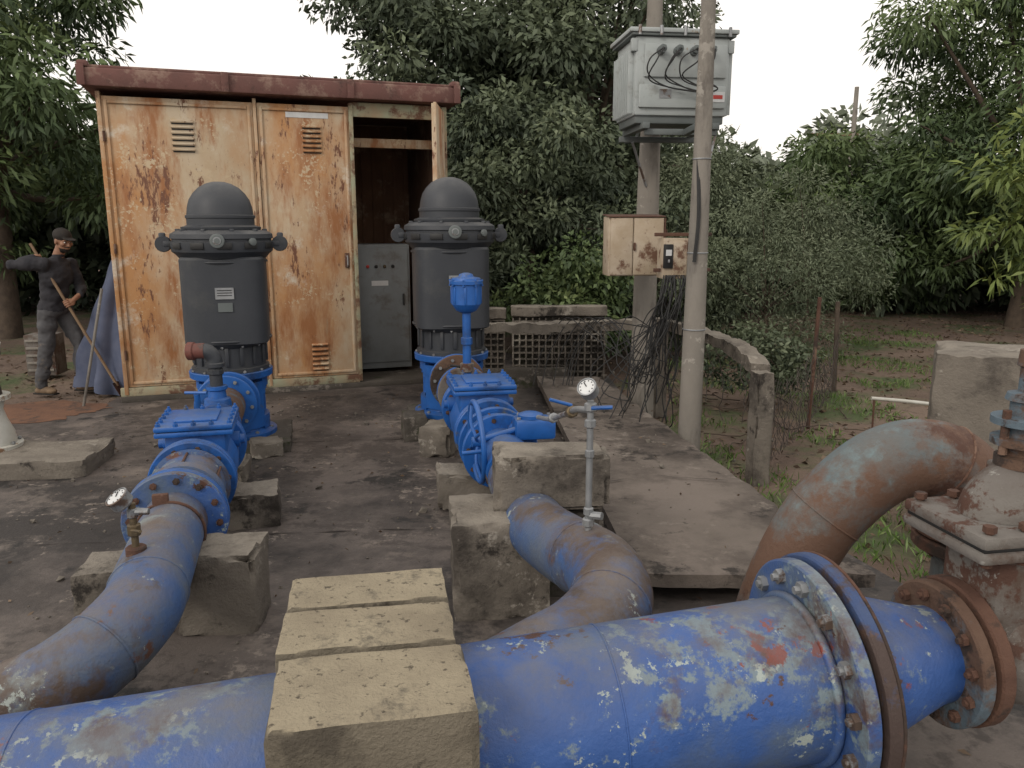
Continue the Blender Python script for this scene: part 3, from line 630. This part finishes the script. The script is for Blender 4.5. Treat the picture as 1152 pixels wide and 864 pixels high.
for i in range(24):
    t=random.random(); p=P2[int(t*(len(P2)-1))]; q=p+Vector((random.uniform(-.15,.2),random.uniform(-.3,.1),-.05)); l=[q]
    for k_ in range(6): q=q+Vector((random.uniform(-.06,.06),random.uniform(-.06,.06),-random.uniform(.06,.14))); l.append(q)
    L.append(cat(l,3))
wires('exposed_rebar',L,.0035,'netwire',bb)
# ------------------------------------------------------------ poles, transformer
up=E('utility_pole'); tube('shaft',[(1.50,6.45,-.4),(1.50,6.45,1.0),(1.50,6.45,2.3),(1.495,6.45,3.5),(1.48,6.45,9)],[.098,.088,.070,.056,.045],'concpole',up,24)
up2=E('utility_pole.001'); tube('shaft',[(1.32,7.85,-.4),(1.32,7.85,2.2),(1.325,7.85,3.9),(1.33,7.85,9)],[.128,.105,.070,.06],'concpole',up2,24)
for z,r_ in ((1.0,.090),(1.62,.081),(2.35,.071)): torus('band',(1.5,6.45,z),(0,0,1),r_,.006,'steel',up,28,6)
tr=E('pole_transformer',(1.37,7.18,2.66),rad(7))
box('tank',(0,0,.38),(.80,.60,.62),'trafo',tr,None,.02)
box('tank_base',(0,0,.05),(.76,.54,.08),'trafodk',tr,None,.01)
box('lid',(0,0,.73),(.92,.68,.035),'trafo',tr,None,.008); box('lid_rim',(0,0,.70),(.88,.65,.02),'trafodk',tr,None,.004)
for i in range(9): box('cooling_fin',(-.42,-.24+i*.06,.34),(.05,.012,.5),'trafo',tr,None,.003)
for i in range(9): box('cooling_fin_right',(.42,-.24+i*.06,.34),(.05,.012,.5),'trafo',tr,None,.003)
box('front_panel',(0.02,-.31,.50),(.70,.03,.26),'trafo',tr,None,.01); box('front_step',(0,-.315,.22),(.74,.03,.18),'trafo',tr,None,.01)
bl=[]
for i,xx in enumerate((-.20,-.06,.08,.22)):
    lathe('low_voltage_bushing',(xx,-.32,.57),(0,-1,.1),[(0,.035),(.03,.035),(.032,.024),(.06,.024),(.062,.032),(.08,.032),(.082,.014),(.13,.012)],'trafodk',tr,14)
    for k_ in range(2):
        dx=random.uniform(-.05,.1); bl.append(cat([(xx,-.44,.58),(xx-.05-dx,-.47,.48),(xx-.12,-.42,.34+.03*k_),(xx+.05,-.40,.28),(.18,-.42,.22),(.14,-.60,.05),(.10,-.64,-.5)],6))
wires('bushing_leads',bl,.006,'wire',tr)
for i,xx in enumerate((-.25,0,.25)):
    lathe('high_voltage_bushing',(xx,.15,.75),(0,0,1),[(0,.04),(.03,.04)]+[(.035+.018*j+.009*q,(.045 if q==0 else .028)) for j in range(3) for q in range(2)]+[(.10,.012)],'trafodk',tr,16)
box('brand_plate',(.30,-.333,.22),(.12,.005,.08),'white',tr,None,0); box('brand_mark',(.30,-.3365,.22),(.08,.003,.03),'redlab',tr,None,0)
box('rating_plate',(-.15,-.333,.24),(.10,.005,.07),'steel',tr,None,0)
for xx in (-.30,.30): box('channel_skid',(xx,0,-.01),(.06,.66,.05),'trafodk',tr,None,.004)
for xx in (-.38,-.2,0,.2,.38): lathe('lid_clamp',(xx,-.335,.69),(0,0,1),[(0,.015),(.07,.015),(.075,.008)],'steel',tr,8)
box('lift_lug',(-.41,-.28,.62),(.05,.05,.10),'trafo',tr); box('lift_lug',(.41,-.28,.62),(.05,.05,.10),'trafo',tr)
br=E('transformer_bracket')
box('cross_arm',(1.42,6.93,2.605),(.62,.05,.05),'trafodk',br,R(.1)); box('cross_arm',(1.33,7.55,2.605),(.7,.05,.05),'trafodk',br,R(.1)); box('saddle_arm',(1.46,6.72,2.60),(.05,.5,.05),'trafodk',br)
tube('brace',[(1.72,6.96,2.58),(1.54,6.55,2.15)],.012,'steel',br,8); tube('brace',[(1.1,7.5,2.58),(1.28,7.75,2.2)],.012,'steel',br,8)
eb=E('electrical_box',(1.10,7.2,1.38),rad(6))
box('case',(0,.05,.27),(.50,.22,.52),'boxcream',eb,None,.006); box('door_left',(-.135,-.07,.27),(.20,.02,.50),'boxcream',eb); box('door_right',(.11,-.07,.27),(.27,.02,.50),'boxcream',eb)
box('rain_hood',(0,.04,.54),(.52,.26,.012),'rust',eb,R(0,rad(4))); box('latch',(-.02,-.09,.27),(.02,.02,.07),'rust',eb)
box('side_strip',(.255,-.03,.27),(.012,.12,.5),'rust',eb,None,.002); box('bracket',(.15,.3,.4),(.4,.3,.04),'rust',eb)
e3=E('breaker_box',(1.36,6.85,1.40),rad(6))
box('case',(.02,0,.16),(.22,.18,.34),'boxcream',e3,None,.005); box('face',(.05,-.095,.16),(.12,.02,.28),'boxcream',e3); box('breaker',(-.05,-.1,.18),(.08,.03,.2),'black',e3); box('breaker_label',(-.05,-.118,.21),(.05,.004,.05),'white',e3,None,0); box('breaker_toggle',(-.05,-.125,.14),(.015,.02,.03),'steel',e3)
box('support_arm',(.1,-.02,.36),(.5,.03,.03),'rust',e3); box('support_arm',(.1,-.02,.06),(.5,.03,.03),'rust',e3)
tube('conduit',cat([(1.2,6.95,1.80),(1.34,6.85,1.80),(1.41,6.72,1.84),(1.42,6.6,1.95),(1.42,6.55,2.05)],6),.028,'steel',e3,14)
pc=E('hanging_cables'); L=[]
for i in range(6):
    o=random.uniform(-.015,.015); L.append(cat([(1.46+o,6.45,2.7),(1.46+o,6.40,2.3),(1.47+o,6.358,1.9),(1.45+o,6.352,1.55)],6))
for i in range(30):
    x0=random.uniform(1.26,1.5); l=[(x0,6.75,1.42)]; x=x0; yv=6.65; z=1.42; tgt=random.uniform(-.05,.75); dft=random.uniform(-.10,.04)
    while z>tgt:
        z-=random.uniform(.10,.28); x+=random.uniform(-.08,.06)+dft*.5; yv+=random.uniform(-.06,.14); l.append((x,yv,z))
    if random.random()<.6: l+= [(x+random.uniform(-.25,.1),yv+.1,z+.1),(x+random.uniform(-.3,.2),yv+.2,z+.5),(1.3,7.3,.9)]
    L.append(cat(l,5))
for i in range(7):   # slack runs over the broken fence beam and down to the slab
    x1=random.uniform(.55,1.1); L.append(cat([(1.4,6.75,1.38),(1.3,7.0,.75+random.uniform(-.1,.2)),(1.2+random.uniform(-.1,.1),7.6,.45+random.uniform(-.1,.2)),(x1+.2,8.2,.75),(x1,8.55,.84),(x1-.25,8.45,.5),(x1-.35,8.2,.17)],6))
wires('cables',L,.005,'wire',pc)
ln=E('distant_utility_pole'); tube('shaft',[(16.6,40,-.3),(16.6,40,8.3)],[.16,.1],'concpole',ln,10); box('cross_arm',(15.7,40,6.1),(2.3,.12,.12),'wood',ln)
for xx in (14.7,15.3,15.9): lathe('insulator',(xx,40,6.16),(0,0,1),[(0,.06),(.1,.08),(.2,.05)],'white',ln,8)
L=[[(Vector((14.7+i*.6,40,6.35)).lerp(Vector((34+i,46,7.5)),t/20)+Vector((0,0,-1.2*math.sin(t/20*math.pi)))) for t in range(21)] for i in range(3)]
wires('power_lines',L,.012,'wire',ln)
fe=E('wire_fence')
tube('rusty_post',[(3.1,8.0,-.35),(3.12,8.0,1.12)],.02,'rust',fe,10); tube('wood_post',[(4.1,9.8,-.4),(4.05,9.8,.9)],.03,'bark',fe,8)
L=[]
def mesh_fence(a,b,h,sag):
    a=Vector(a);b=Vector(b); n=int((b-a).length/.09)
    for i in range(-8,n):
        for sgn in (1,-1):
            l=[]
            for k_ in range(9):
                u=(i+ (k_ if sgn>0 else 8-k_))/n
                if 0<=u<=1:
                    p=a.lerp(b,u); l.append(p+Vector((noise.noise(Vector((u*9,k_,1)))*.06,0,h*k_/8-sag*math.sin(u*math.pi)*(k_/8)+noise.noise(Vector((u*5,k_*.3,3)))*.04)))
            if len(l)>1: L.append(l)
mesh_fence((2.05,6.3,-.2),(3.1,8.0,-.22),.85,.2); mesh_fence((3.1,8.0,-.22),(4.1,9.8,-.22),.8,.3)
wires('netting',L,.0024,'netwire',fe)
pv=E('plastic_pipe'); tube('tube',cat([(3.55,7.6,.16),(3.9,7.6,.13),(4.3,7.5,.10)],5),.018,'pale',pv,10); tube('prop',[(3.6,7.62,-.3),(3.58,7.6,.17)],.010,'rust',pv,8); tube('prop',[(4.2,7.55,-.3),(4.22,7.52,.12)],.010,'rust',pv,8)
tw=E('fallen_branches'); L=[]
for i in range(26):
    x=random.uniform(1.9,4.5); yv=random.uniform(5.5,10); a=random.random()*6.28; l=[];z=gz(x,yv)+.02
    for k_ in range(6): l.append((x,yv,z+random.uniform(0,.04))); a+=random.uniform(-.5,.5); x+=math.cos(a)*.12; yv+=math.sin(a)*.12
    L.append(l)
wires('twigs',L,.007,'bark',tw)
# ------------------------------------------------------------ foliage
def leaves(name,pos,dr,L,Wd,lv,mat,parent):
    n=len(pos); r=rng.normal(size=(n,3)); side=np.cross(dr,r); side/=np.linalg.norm(side,axis=1)[:,None]+1e-9
    nm=np.cross(dr,side); L=L[:,None]; Wd=Wd[:,None]
    v=np.empty((n,4,3)); v[:,0]=pos; mid=pos+dr*L*.45; v[:,1]=mid+side*Wd/2+nm*Wd*.15; v[:,3]=mid-side*Wd/2+nm*Wd*.15
    v[:,2]=pos+dr*L; v[:,2,2]-=L[:,0]*.12
    me=bpy.data.meshes.new(name); me.vertices.add(4*n); me.vertices.foreach_set('co',v.reshape(-1))
    me.loops.add(4*n); me.loops.foreach_set('vertex_index',np.arange(4*n,dtype=np.int32))
    me.polygons.add(n); me.polygons.foreach_set('loop_start',np.arange(0,4*n,4,dtype=np.int32)); me.update(calc_edges=True)
    a=me.attributes.new('lv','FLOAT','FACE'); a.data.foreach_set('value',np.clip(lv,0,1).astype(np.float32))
    me.materials.append(M[mat]); o=bpy.data.objects.new(name,me); COL.objects.link(o)
    if parent: o.parent=parent
    return o
def crown(Rx,Ry,Rz,ncl,per,cr,llen,lw,droop=.5,shell=.45):
    d=rng.normal(size=(ncl,3)); d/=np.linalg.norm(d,axis=1)[:,None]
    rr=(shell+(1-shell)*rng.random(ncl)**.6)*rng.uniform(.80,1.18,ncl)
    cen=d*rr[:,None]*np.array([Rx,Ry,Rz]); crs=cr*rng.uniform(.5,1.35,ncl); cl=rng.normal(0,.17,ncl)
    pp=[];dd=[];vv=[]
    for i in range(ncl):
        m=int(per*(crs[i]/cr)**2); q=rng.normal(size=(m,3)); q/=np.linalg.norm(q,axis=1)[:,None]
        rad_=rng.random(m)**.5; p=cen[i]+q*(crs[i]*rad_)[:,None]*np.array([1.15,1.1,.7])
        dr=q*.7+rng.normal(size=(m,3))*.45; dr[:,2]-=droop; dr/=np.linalg.norm(dr,axis=1)[:,None]
        pp.append(p);dd.append(dr)
        vv.append(.36+cl[i]+.26*q[:,2]*rad_+rng.normal(0,.08,m)+.1*(cen[i][2]/Rz))  # shading put into leaf colour: lighter toward clump and crown tops
    p=np.concatenate(pp);d=np.concatenate(dd);v=np.concatenate(vv)
    n=len(p); return p,d,llen*rng.uniform(.6,1.3,n),lw*rng.uniform(.7,1.3,n),v,cen
def tree(name,x,yv,zc,Rx,Ry,Rz,ncl,per,cr,ll,lw,mat='leaf',droop=.5,rz=0,trunk=True,shell=.45,tr=.2):
    e=E(name,(x,yv,-.1),rz)
    p,d,L,Wd,v,cen=crown(Rx,Ry,Rz,ncl,per,cr,ll,lw,droop,shell)
    p[:,2]+=zc; k_=p[:,2]>.08; leaves('foliage',p[k_],d[k_],L[k_],Wd[k_],v[k_],mat,e)
    if trunk:
        zf=max(.6,zc-Rz*.55); tp=Vector((.1,.05,zf)); V,F=sweep(cat([(0,0,-.3),(.08,-.05,zf*.5),tp,(.0,.1,zc)],5),[tr*(1.15-.05*i) for i in range(16)],12)
        V=list(V);F=list(F)
        for c_ in cen[::3]:
            c_=Vector(c_)+Vector((0,0,zc)); mid=tp.lerp(c_,.5)+Vector((0,0,.15*Rz))*(.5 if c_.z>zf else -.2)
            v2,f2=sweep(cat([tp+Vector((0,0,random.uniform(-.1,.5)*Rz*.3)),mid,c_],4),[tr*.42*(1-.1*i) for i in range(9)],6); b=len(V); V+=v2; F+=[tuple(b+k2 for k2 in f) for f in f2]
        O('trunk_and_limbs',V,F,'bark',e,60)
    return e
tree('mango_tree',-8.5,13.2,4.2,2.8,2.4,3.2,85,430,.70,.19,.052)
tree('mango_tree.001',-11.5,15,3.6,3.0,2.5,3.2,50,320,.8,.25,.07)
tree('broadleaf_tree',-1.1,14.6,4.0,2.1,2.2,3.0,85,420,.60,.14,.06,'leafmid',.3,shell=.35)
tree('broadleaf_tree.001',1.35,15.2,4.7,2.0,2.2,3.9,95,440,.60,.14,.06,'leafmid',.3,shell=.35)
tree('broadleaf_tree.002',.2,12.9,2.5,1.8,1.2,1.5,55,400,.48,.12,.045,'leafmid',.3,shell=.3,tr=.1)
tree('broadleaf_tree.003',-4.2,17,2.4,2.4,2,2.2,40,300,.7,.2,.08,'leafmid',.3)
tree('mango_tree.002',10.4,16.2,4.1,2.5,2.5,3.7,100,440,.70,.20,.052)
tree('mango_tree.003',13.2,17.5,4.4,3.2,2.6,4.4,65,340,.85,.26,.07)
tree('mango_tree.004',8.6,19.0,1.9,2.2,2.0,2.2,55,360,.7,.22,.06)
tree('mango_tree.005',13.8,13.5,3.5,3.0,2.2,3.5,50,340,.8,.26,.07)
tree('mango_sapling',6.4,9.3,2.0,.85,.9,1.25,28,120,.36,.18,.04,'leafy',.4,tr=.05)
def shrub(name,x,yv,zc,Rx,Ry,Rz,ncl,per,cr,ll,lw,mat,droop=.2): return tree(name,x,yv,zc,Rx,Ry,Rz,ncl,per,cr,ll,lw,mat,droop,0,True,.3,.035)
shrub('shrub',.75,10.9,.95,.95,.6,.7,34,240,.34,.10,.045,'leaf')
shrub('shrub.001',2.3,12.3,1.1,1.3,.9,1.2,45,280,.42,.12,.05,'leafmid')
shrub('acacia_shrub',3.6,11.4,1.3,1.15,.9,1.2,44,330,.36,.07,.018,'acacia')
shrub('acacia_shrub.001',5.0,13.6,1.5,1.3,.9,1.3,40,330,.42,.08,.022,'acacia')
shrub('acacia_shrub.002',3.0,13.2,2.3,.9,.7,1.3,34,300,.36,.08,.022,'acacia')
shrub('vine_clump',2.75,9.0,.40,.75,.4,.42,22,220,.24,.07,.035,'leafmid')
shrub('shrub.002',-.9,11.8,1.0,1.0,.6,1.0,24,240,.4,.11,.05,'leafmid')
def mass(name,x0,x1,y0,y1,h,ncl,per,cr,ll,lw,mat,hf=None):
    pp=[];dd=[];vv=[]
    for i in range(ncl):
        x=rng.uniform(x0,x1); yv=rng.uniform(y0,y1); hh=h if hf is None else hf(x)
        z=rng.random()**.7*hh; q=rng.normal(size=(per,3)); q/=np.linalg.norm(q,axis=1)[:,None]; r_=cr*rng.uniform(.6,1.3)
        pp.append(np.array([x,yv,z])+q*(r_*rng.random(per)**.4)[:,None]); dr=q+rng.normal(size=(per,3))*.5; dr[:,2]-=.3; dd.append(dr/np.linalg.norm(dr,axis=1)[:,None])
        vv.append(.3+rng.normal(0,.15)+.22*q[:,2]+rng.normal(0,.08,per))  # clump shading painted into leaf colour, lighter on the upper side
    p=np.concatenate(pp);d=np.concatenate(dd);v=np.concatenate(vv); k_=p[:,2]>-.15; p=p[k_];d=d[k_];v=v[k_]; n=len(p)
    leaves(name,p,d,ll*rng.uniform(.6,1.4,n),lw*rng.uniform(.7,1.3,n),v,mat,None)
mass('background_hedge',-16,5,17,20,3.0,330,170,.85,.30,.13,'leafmid')
mass('background_thicket',3,16,18.5,23,2.3,210,180,.85,.30,.13,'leafmid')
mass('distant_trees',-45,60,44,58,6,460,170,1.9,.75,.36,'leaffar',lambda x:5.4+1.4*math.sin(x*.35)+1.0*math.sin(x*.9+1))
n=30000; x=rng.uniform(1.5,8,n); yv=rng.uniform(3.6,16,n)
keep=np.array([noise.noise(Vector((a*.9,b*.9,3)))+.35*noise.noise(Vector((a*3,b*3,5)))+(.35 if b<6.6 and a>1.9 else 0)>.10 and not(a<2.15 and b<5.4) and not(b<3.7) and a>1.45 for a,b in zip(x,yv)])
x=x[keep];yv=yv[keep];n=len(x); z=np.array([gz(a,b) for a,b in zip(x,yv)])
d=rng.normal(size=(n,3))*.5; d[:,2]=1; d/=np.linalg.norm(d,axis=1)[:,None]
leaves('grass',np.stack([x,yv,z],1),d,rng.uniform(.04,.13,n),rng.uniform(.008,.016,n),rng.random(n),'grass',None)
n=8000; x=np.concatenate([rng.uniform(1.3,14,n),rng.uniform(-8,-4.3,600)]); yv=np.concatenate([rng.uniform(4,20,n),rng.uniform(7.5,12,600)]); n=len(x)
z=np.array([gz(a,b) for a,b in zip(x,yv)])+.012; d=rng.normal(size=(n,3)); d[:,2]*=.15; d/=np.linalg.norm(d,axis=1)[:,None]
leaves('leaf_litter',np.stack([x,yv,z],1),d,rng.uniform(.04,.12,n),rng.uniform(.02,.045,n),rng.random(n),'litter',None)
n=320; x=rng.uniform(-4,1.7,n); yv=rng.uniform(2.2,8.5,n); z=np.where((x>.7)&(yv>3.9)&(x<1.7-(yv-3.6)*.15),.165,.008)
d=rng.normal(size=(n,3)); d[:,2]*=.1; d/=np.linalg.norm(d,axis=1)[:,None]
leaves('fallen_leaves',np.stack([x,yv,z],1),d,rng.uniform(.02,.05,n),rng.uniform(.01,.02,n),rng.random(n),'litter',None)
# ------------------------------------------------------------ tarp + pole
tv=E('draped_tarpaulin'); V=[];F=[];nz,na=36,72
for j in range(nz+1):
    t=j/nz; r0=.06+.29*t**.7
    for i in range(na):
        a=2*math.pi*i/na; r=r0*(1+(.22*t+.05)*math.sin(a*7+2*math.sin(t*3))+.14*math.sin(a*3+t*5)+.05*math.sin(t*19+a*2))
        V.append((-4.53+.22*(1-t)+math.cos(a)*r*1.0,8.75+math.sin(a)*r*.7,1.50-1.48*t+.05*math.sin(a*2)*(t>.9)))
for j in range(nz):
    for i in range(na): F.append((j*na+i,(j+1)*na+i,(j+1)*na+(i+1)%na,j*na+(i+1)%na))
F.append(tuple(range(na))); O('cloth',V,F,'cloth',tv,70)
lp=E('leaning_rod'); tube('rod',[(-4.42,7.92,0),(-4.2,8.1,1.2)],.014,'concpole',lp,10)
# ------------------------------------------------------------ man
ML=(-4.98,8.62,0.0)
man=E('man',ML,rad(-12))
def ell(bm,c,r,rot=None):
    k_=bmesh.ops.create_icosphere(bm,subdivisions=3,radius=1)
    for v in k_['verts']:
        p=Vector((v.co.x*r[0],v.co.y*r[1],v.co.z*r[2]))
        if rot is not None: p=rot@p
        v.co=p+Vector(c)
def limb(bm,pts,rr,seg=14):
    V,F=sweep(pts,list(rr),seg); vs=[bm.verts.new(v) for v in V]
    for f in F:
        try: bm.faces.new([vs[i] for i in f])
        except Exception: pass
    for p,r in zip(pts,rr): ell(bm,p,(r,r,r))
def remesh(name,bm,vox,mats,fn,parent,sm=4):
    me=bpy.data.meshes.new(name+'_src'); bmesh.ops.recalc_face_normals(bm,faces=bm.faces[:]); bm.to_mesh(me); bm.free()
    o=bpy.data.objects.new(name+'_src',me); COL.objects.link(o)
    m=o.modifiers.new('r','REMESH'); m.mode='VOXEL'; m.voxel_size=vox
    s=o.modifiers.new('s','SMOOTH'); s.iterations=sm; s.factor=.5
    bpy.context.view_layer.update(); dg=bpy.context.evaluated_depsgraph_get()
    nm=bpy.data.meshes.new_from_object(o.evaluated_get(dg)); bpy.data.objects.remove(o)
    nm.materials.clear()
    for k_ in mats: nm.materials.append(M[k_])
    if name=='clothed_body':
        for v in nm.vertices:
            if v.co.z<1.5: v.co+=Vector(v.normal)*(.020*noise.noise(Vector((v.co.x*9,v.co.y*9,v.co.z*11)))+.008*noise.noise(Vector((v.co.x*25,v.co.y*25,v.co.z*30))))
    for p in nm.polygons: p.use_smooth=True; p.material_index=fn(p.center)
    ob=bpy.data.objects.new(name,nm); COL.objects.link(ob); ob.parent=parent; return ob
hipR=Vector((-.03,-.10,.93)); hipL=Vector((-.03,.10,.93)); knR=Vector((-.08,-.13,.50)); anR=Vector((-.20,-.13,.10)); knL=Vector((.13,.12,.51)); anL=Vector((.10,.13,.10))
shR=Vector((.06,-.19,1.43)); shL=Vector((.07,.18,1.42))
elR=Vector((-.24,-.30,1.42)); wrR=Vector((-.03,-.22,1.50)); elL=Vector((.12,.24,1.16)); wrL=Vector((.27,.05,1.10))
bm=bmesh.new()
ell(bm,(-.03,0,.97),(.14,.175,.14)); ell(bm,(-.01,0,1.12),(.135,.165,.19)); ell(bm,(.03,0,1.29),(.142,.185,.19),R(0,0,rad(8))); ell(bm,(.05,0,1.42),(.10,.19,.078))
limb(bm,[(.07,0,1.45),(.11,0,1.56)],(.068,.055))
limb(bm,[hipR,hipR.lerp(knR,.5),knR,knR.lerp(anR,.4),anR],(.102,.092,.072,.072,.058)); limb(bm,[hipL,hipL.lerp(knL,.5),knL,knL.lerp(anL,.4),anL],(.102,.092,.072,.072,.058))
limb(bm,[shR,shR.lerp(elR,.5),elR,elR.lerp(wrR,.5),wrR],(.072,.064,.055,.05,.038)); limb(bm,[shL,shL.lerp(elL,.5),elL,elL.lerp(wrL,.5),wrL],(.072,.064,.055,.05,.038))
def reg(c):
    if c.z>1.525 and c.x>.02 and abs(c.y)<.09: return 2
    return 1 if c.z<.93+.02*math.sin(c.y*20) else 0
remesh('clothed_body',bm,.013,['shirt','pants','skin'],reg,man,4)
for an in (anR,anL):
    bm=bmesh.new(); ell(bm,an+Vector((0,0,-.02)),(.052,.048,.07)); ell(bm,an+Vector((.06,0,-.055)),(.13,.046,.042)); ell(bm,an+Vector((.12,0,-.06)),(.065,.050,.035)); ell(bm,an+Vector((-.03,0,-.06)),(.05,.044,.038))
    remesh('boot',bm,.008,['shoe'],lambda c:0,man,3); box('sole',an+Vector((.05,0,-.092)),(.27,.09,.018),'hair',man,None,.008)
hc=Vector((.165,0,1.67)); hr=R(rad(-14),0,rad(14))
def H_(x,y_,z): return hc+hr@Vector((x,y_,z))
bm=bmesh.new(); ell(bm,H_(-.01,0,.025),(.098,.075,.098),hr); ell(bm,H_(.025,0,-.05),(.068,.058,.068),hr); ell(bm,H_(.055,0,-.085),(.034,.032,.028),hr); ell(bm,H_(.095,0,-.018),(.020,.015,.028),hr); ell(bm,H_(.105,0,-.03),(.018,.018,.012),hr); ell(bm,H_(.08,0,.02),(.02,.055,.014),hr)
ell(bm,H_(.084,0,-.058),(.018,.026,.008),hr); ell(bm,H_(.082,0,-.070),(.017,.024,.008),hr)
for s_ in (-1,1): ell(bm,H_(-.005,s_*.076,-.01),(.020,.010,.032),hr); ell(bm,H_(.06,s_*.045,-.02),(.03,.022,.025),hr)
limb(bm,[(.10,0,1.52),H_(-.02,0,-.05)],(.052,.054))
hi=hr.inverted()
def hreg(c):
    q=hi@(Vector(c)-hc)
    if q.x<.02 and q.z>-.055 and not(abs(q.y)>.068 and -.03<q.x<.02): return 1 if q.x<-.03 or q.z>.02 else 0
    if q.z<-.068 and q.x>.02 and q.z>-.13: return 1
    if -.055<q.z<-.043 and q.x>.075 and abs(q.y)<.035: return 1
    return 0
remesh('head',bm,.006,['skin','hair'],hreg,man,3)
for s_ in (-1,1):
    bm=bmesh.new(); ell(bm,H_(.080,s_*.030,.002),(.011,.013,.008),hr); bmfin('eye',bm,'eye',man,60)
    bm=bmesh.new(); ell(bm,H_(.0885,s_*.030,.001),(.004,.006,.006),hr); bmfin('iris',bm,'hair',man,60)
    bm=bmesh.new(); ell(bm,H_(.092,s_*.032,.020),(.006,.020,.004),hr); bmfin('eyebrow',bm,'hair',man,60)
bm=bmesh.new(); ell(bm,H_(-.012,0,.055),(.108,.086,.082),hr); ell(bm,H_(-.012,0,.05),(.108,.087,.045),hr); ell(bm,H_(.105,0,.045),(.075,.065,.010),hr)
remesh('cap',bm,.007,['hair'],lambda c:0,man,2)
sA=Vector((-.05,-.185,1.60)); sB=Vector((.66,.0,.10)); sd=(sB-sA).normalized()
sv=E('shovel',ML,rad(-12))
tube('handle',[sA-sd*.05,sB],.015,'wood',sv,12)
bm=bmesh.new(); bmesh.ops.create_grid(bm,x_segments=8,y_segments=8,size=1)
_,u,w=frame(sd)
for v in bm.verts:
    x,yv=v.co.x,v.co.y; wd=.11*(1-.35*max(0,x)**2); v.co=sB+sd*(x*.13+.08)+u*(yv*wd)+w*(.02*yv*yv)
bmesh.ops.solidify(bm,geom=bm.faces[:],thickness=.004); bmfin('blade',bm,'rust',sv,50)
def hand(name,g,wr,sdir):
    wv=(wr-g); wv=(wv-sdir*wv.dot(sdir)).normalized(); nv=sdir.cross(wv)
    bm=bmesh.new(); pc_=g+wv*.040+nv*.012
    mrot=Matrix((nv,sdir,wv)).transposed()
    ell(bm,pc_,(.017,.042,.045),mrot); limb(bm,[wr,pc_.lerp(wr,.4),pc_],(.027,.026,.022),10)
    for j in range(4):
        off=sdir*(-.032+.0215*j); rr=.0092 if j<3 else .0078; Rf=.0255+(.002 if j in(1,2) else 0); amax=[215,235,230,200][j]
        pts=[g+(wv*math.cos(rad(a))+nv*math.sin(rad(a)))*Rf+off for a in np.linspace(25,amax,7)]
        limb(bm,[pc_+off*.9+nv*.005]+pts,[.0095]+[rr*(1-.03*q) for q in range(7)],8)
    off=sdir*-.045; pts=[g+(wv*math.cos(rad(a))+nv*math.sin(rad(a)))*.027+off*(1-.2*i) for i,a in enumerate(np.linspace(-10,-130,5))]
    limb(bm,[pc_-sdir*.02-nv*.008]+pts,[.013,.012,.0115,.0105,.010,.0085],8)
    remesh(name,bm,.0045,['skin'],lambda c:0,man,2)
def closest(p): return sA+sd*((p-sA).dot(sd))
gR=closest(Vector((.02,-.17,1.50))); gL=closest(Vector((.32,-.03,1.06)))
hand('right_hand',gR,wrR,sd); hand('left_hand',gL,wrL,sd)
cr=E('ventilated_crate',(-5.75,9.6,.0),.1)
box('body',(0,0,.28),(.34,.3,.5),'valvegrey',cr,None,.01)
for i in range(5): box('slat',(0,-.158,.10+i*.09),(.3,.02,.03),'concpole',cr,None,.004)
# ------------------------------------------------------------ world, sun, camera
w=bpy.data.worlds.new('World'); scene.world=w; w.use_nodes=True; nt=w.node_tree; nt.nodes.clear()
wo=nt.nodes.new('ShaderNodeOutputWorld'); bg=nt.nodes.new('ShaderNodeBackground'); sk=nt.nodes.new('ShaderNodeTexSky')
sk.sky_type='NISHITA'; sk.sun_disc=False; sk.sun_elevation=rad(32); sk.sun_rotation=rad(215); sk.air_density=1.5; sk.dust_density=4; sk.ozone_density=1
hs=nt.nodes.new('ShaderNodeHueSaturation'); hs.inputs['Saturation'].default_value=.3; nt.links.new(sk.outputs[0],hs.inputs['Color'])
mx=mixc(nt,.78,hs.outputs[0],(9.9,9.35,8.75)); nt.links.new(mx,bg.inputs[0]); bg.inputs[1].default_value=.14; nt.links.new(bg.outputs[0],wo.inputs[0])
sl=bpy.data.lights.new('sun','SUN'); sl.energy=.85; sl.angle=rad(12); sl.color=(1,.91,.79)
so=bpy.data.objects.new('sun',sl); COL.objects.link(so)
el,az=rad(32),rad(215); sdv=Vector((math.sin(az)*math.cos(el),math.cos(az)*math.cos(el),math.sin(el)))
so.rotation_euler=(-sdv).to_track_quat('-Z','Y').to_euler()
cam=bpy.data.cameras.new('camera'); co=bpy.data.objects.new('camera',cam); COL.objects.link(co); scene.camera=co
co.location=(0,0,1.85); co.rotation_euler=(rad(90-11.5),0,0); cam.lens=27.7; cam.sensor_width=36; cam.clip_end=1000; cam.clip_start=.05
scene.view_settings.view_transform='Standard'; scene.view_settings.look='None'; scene.view_settings.exposure=0
print('done')
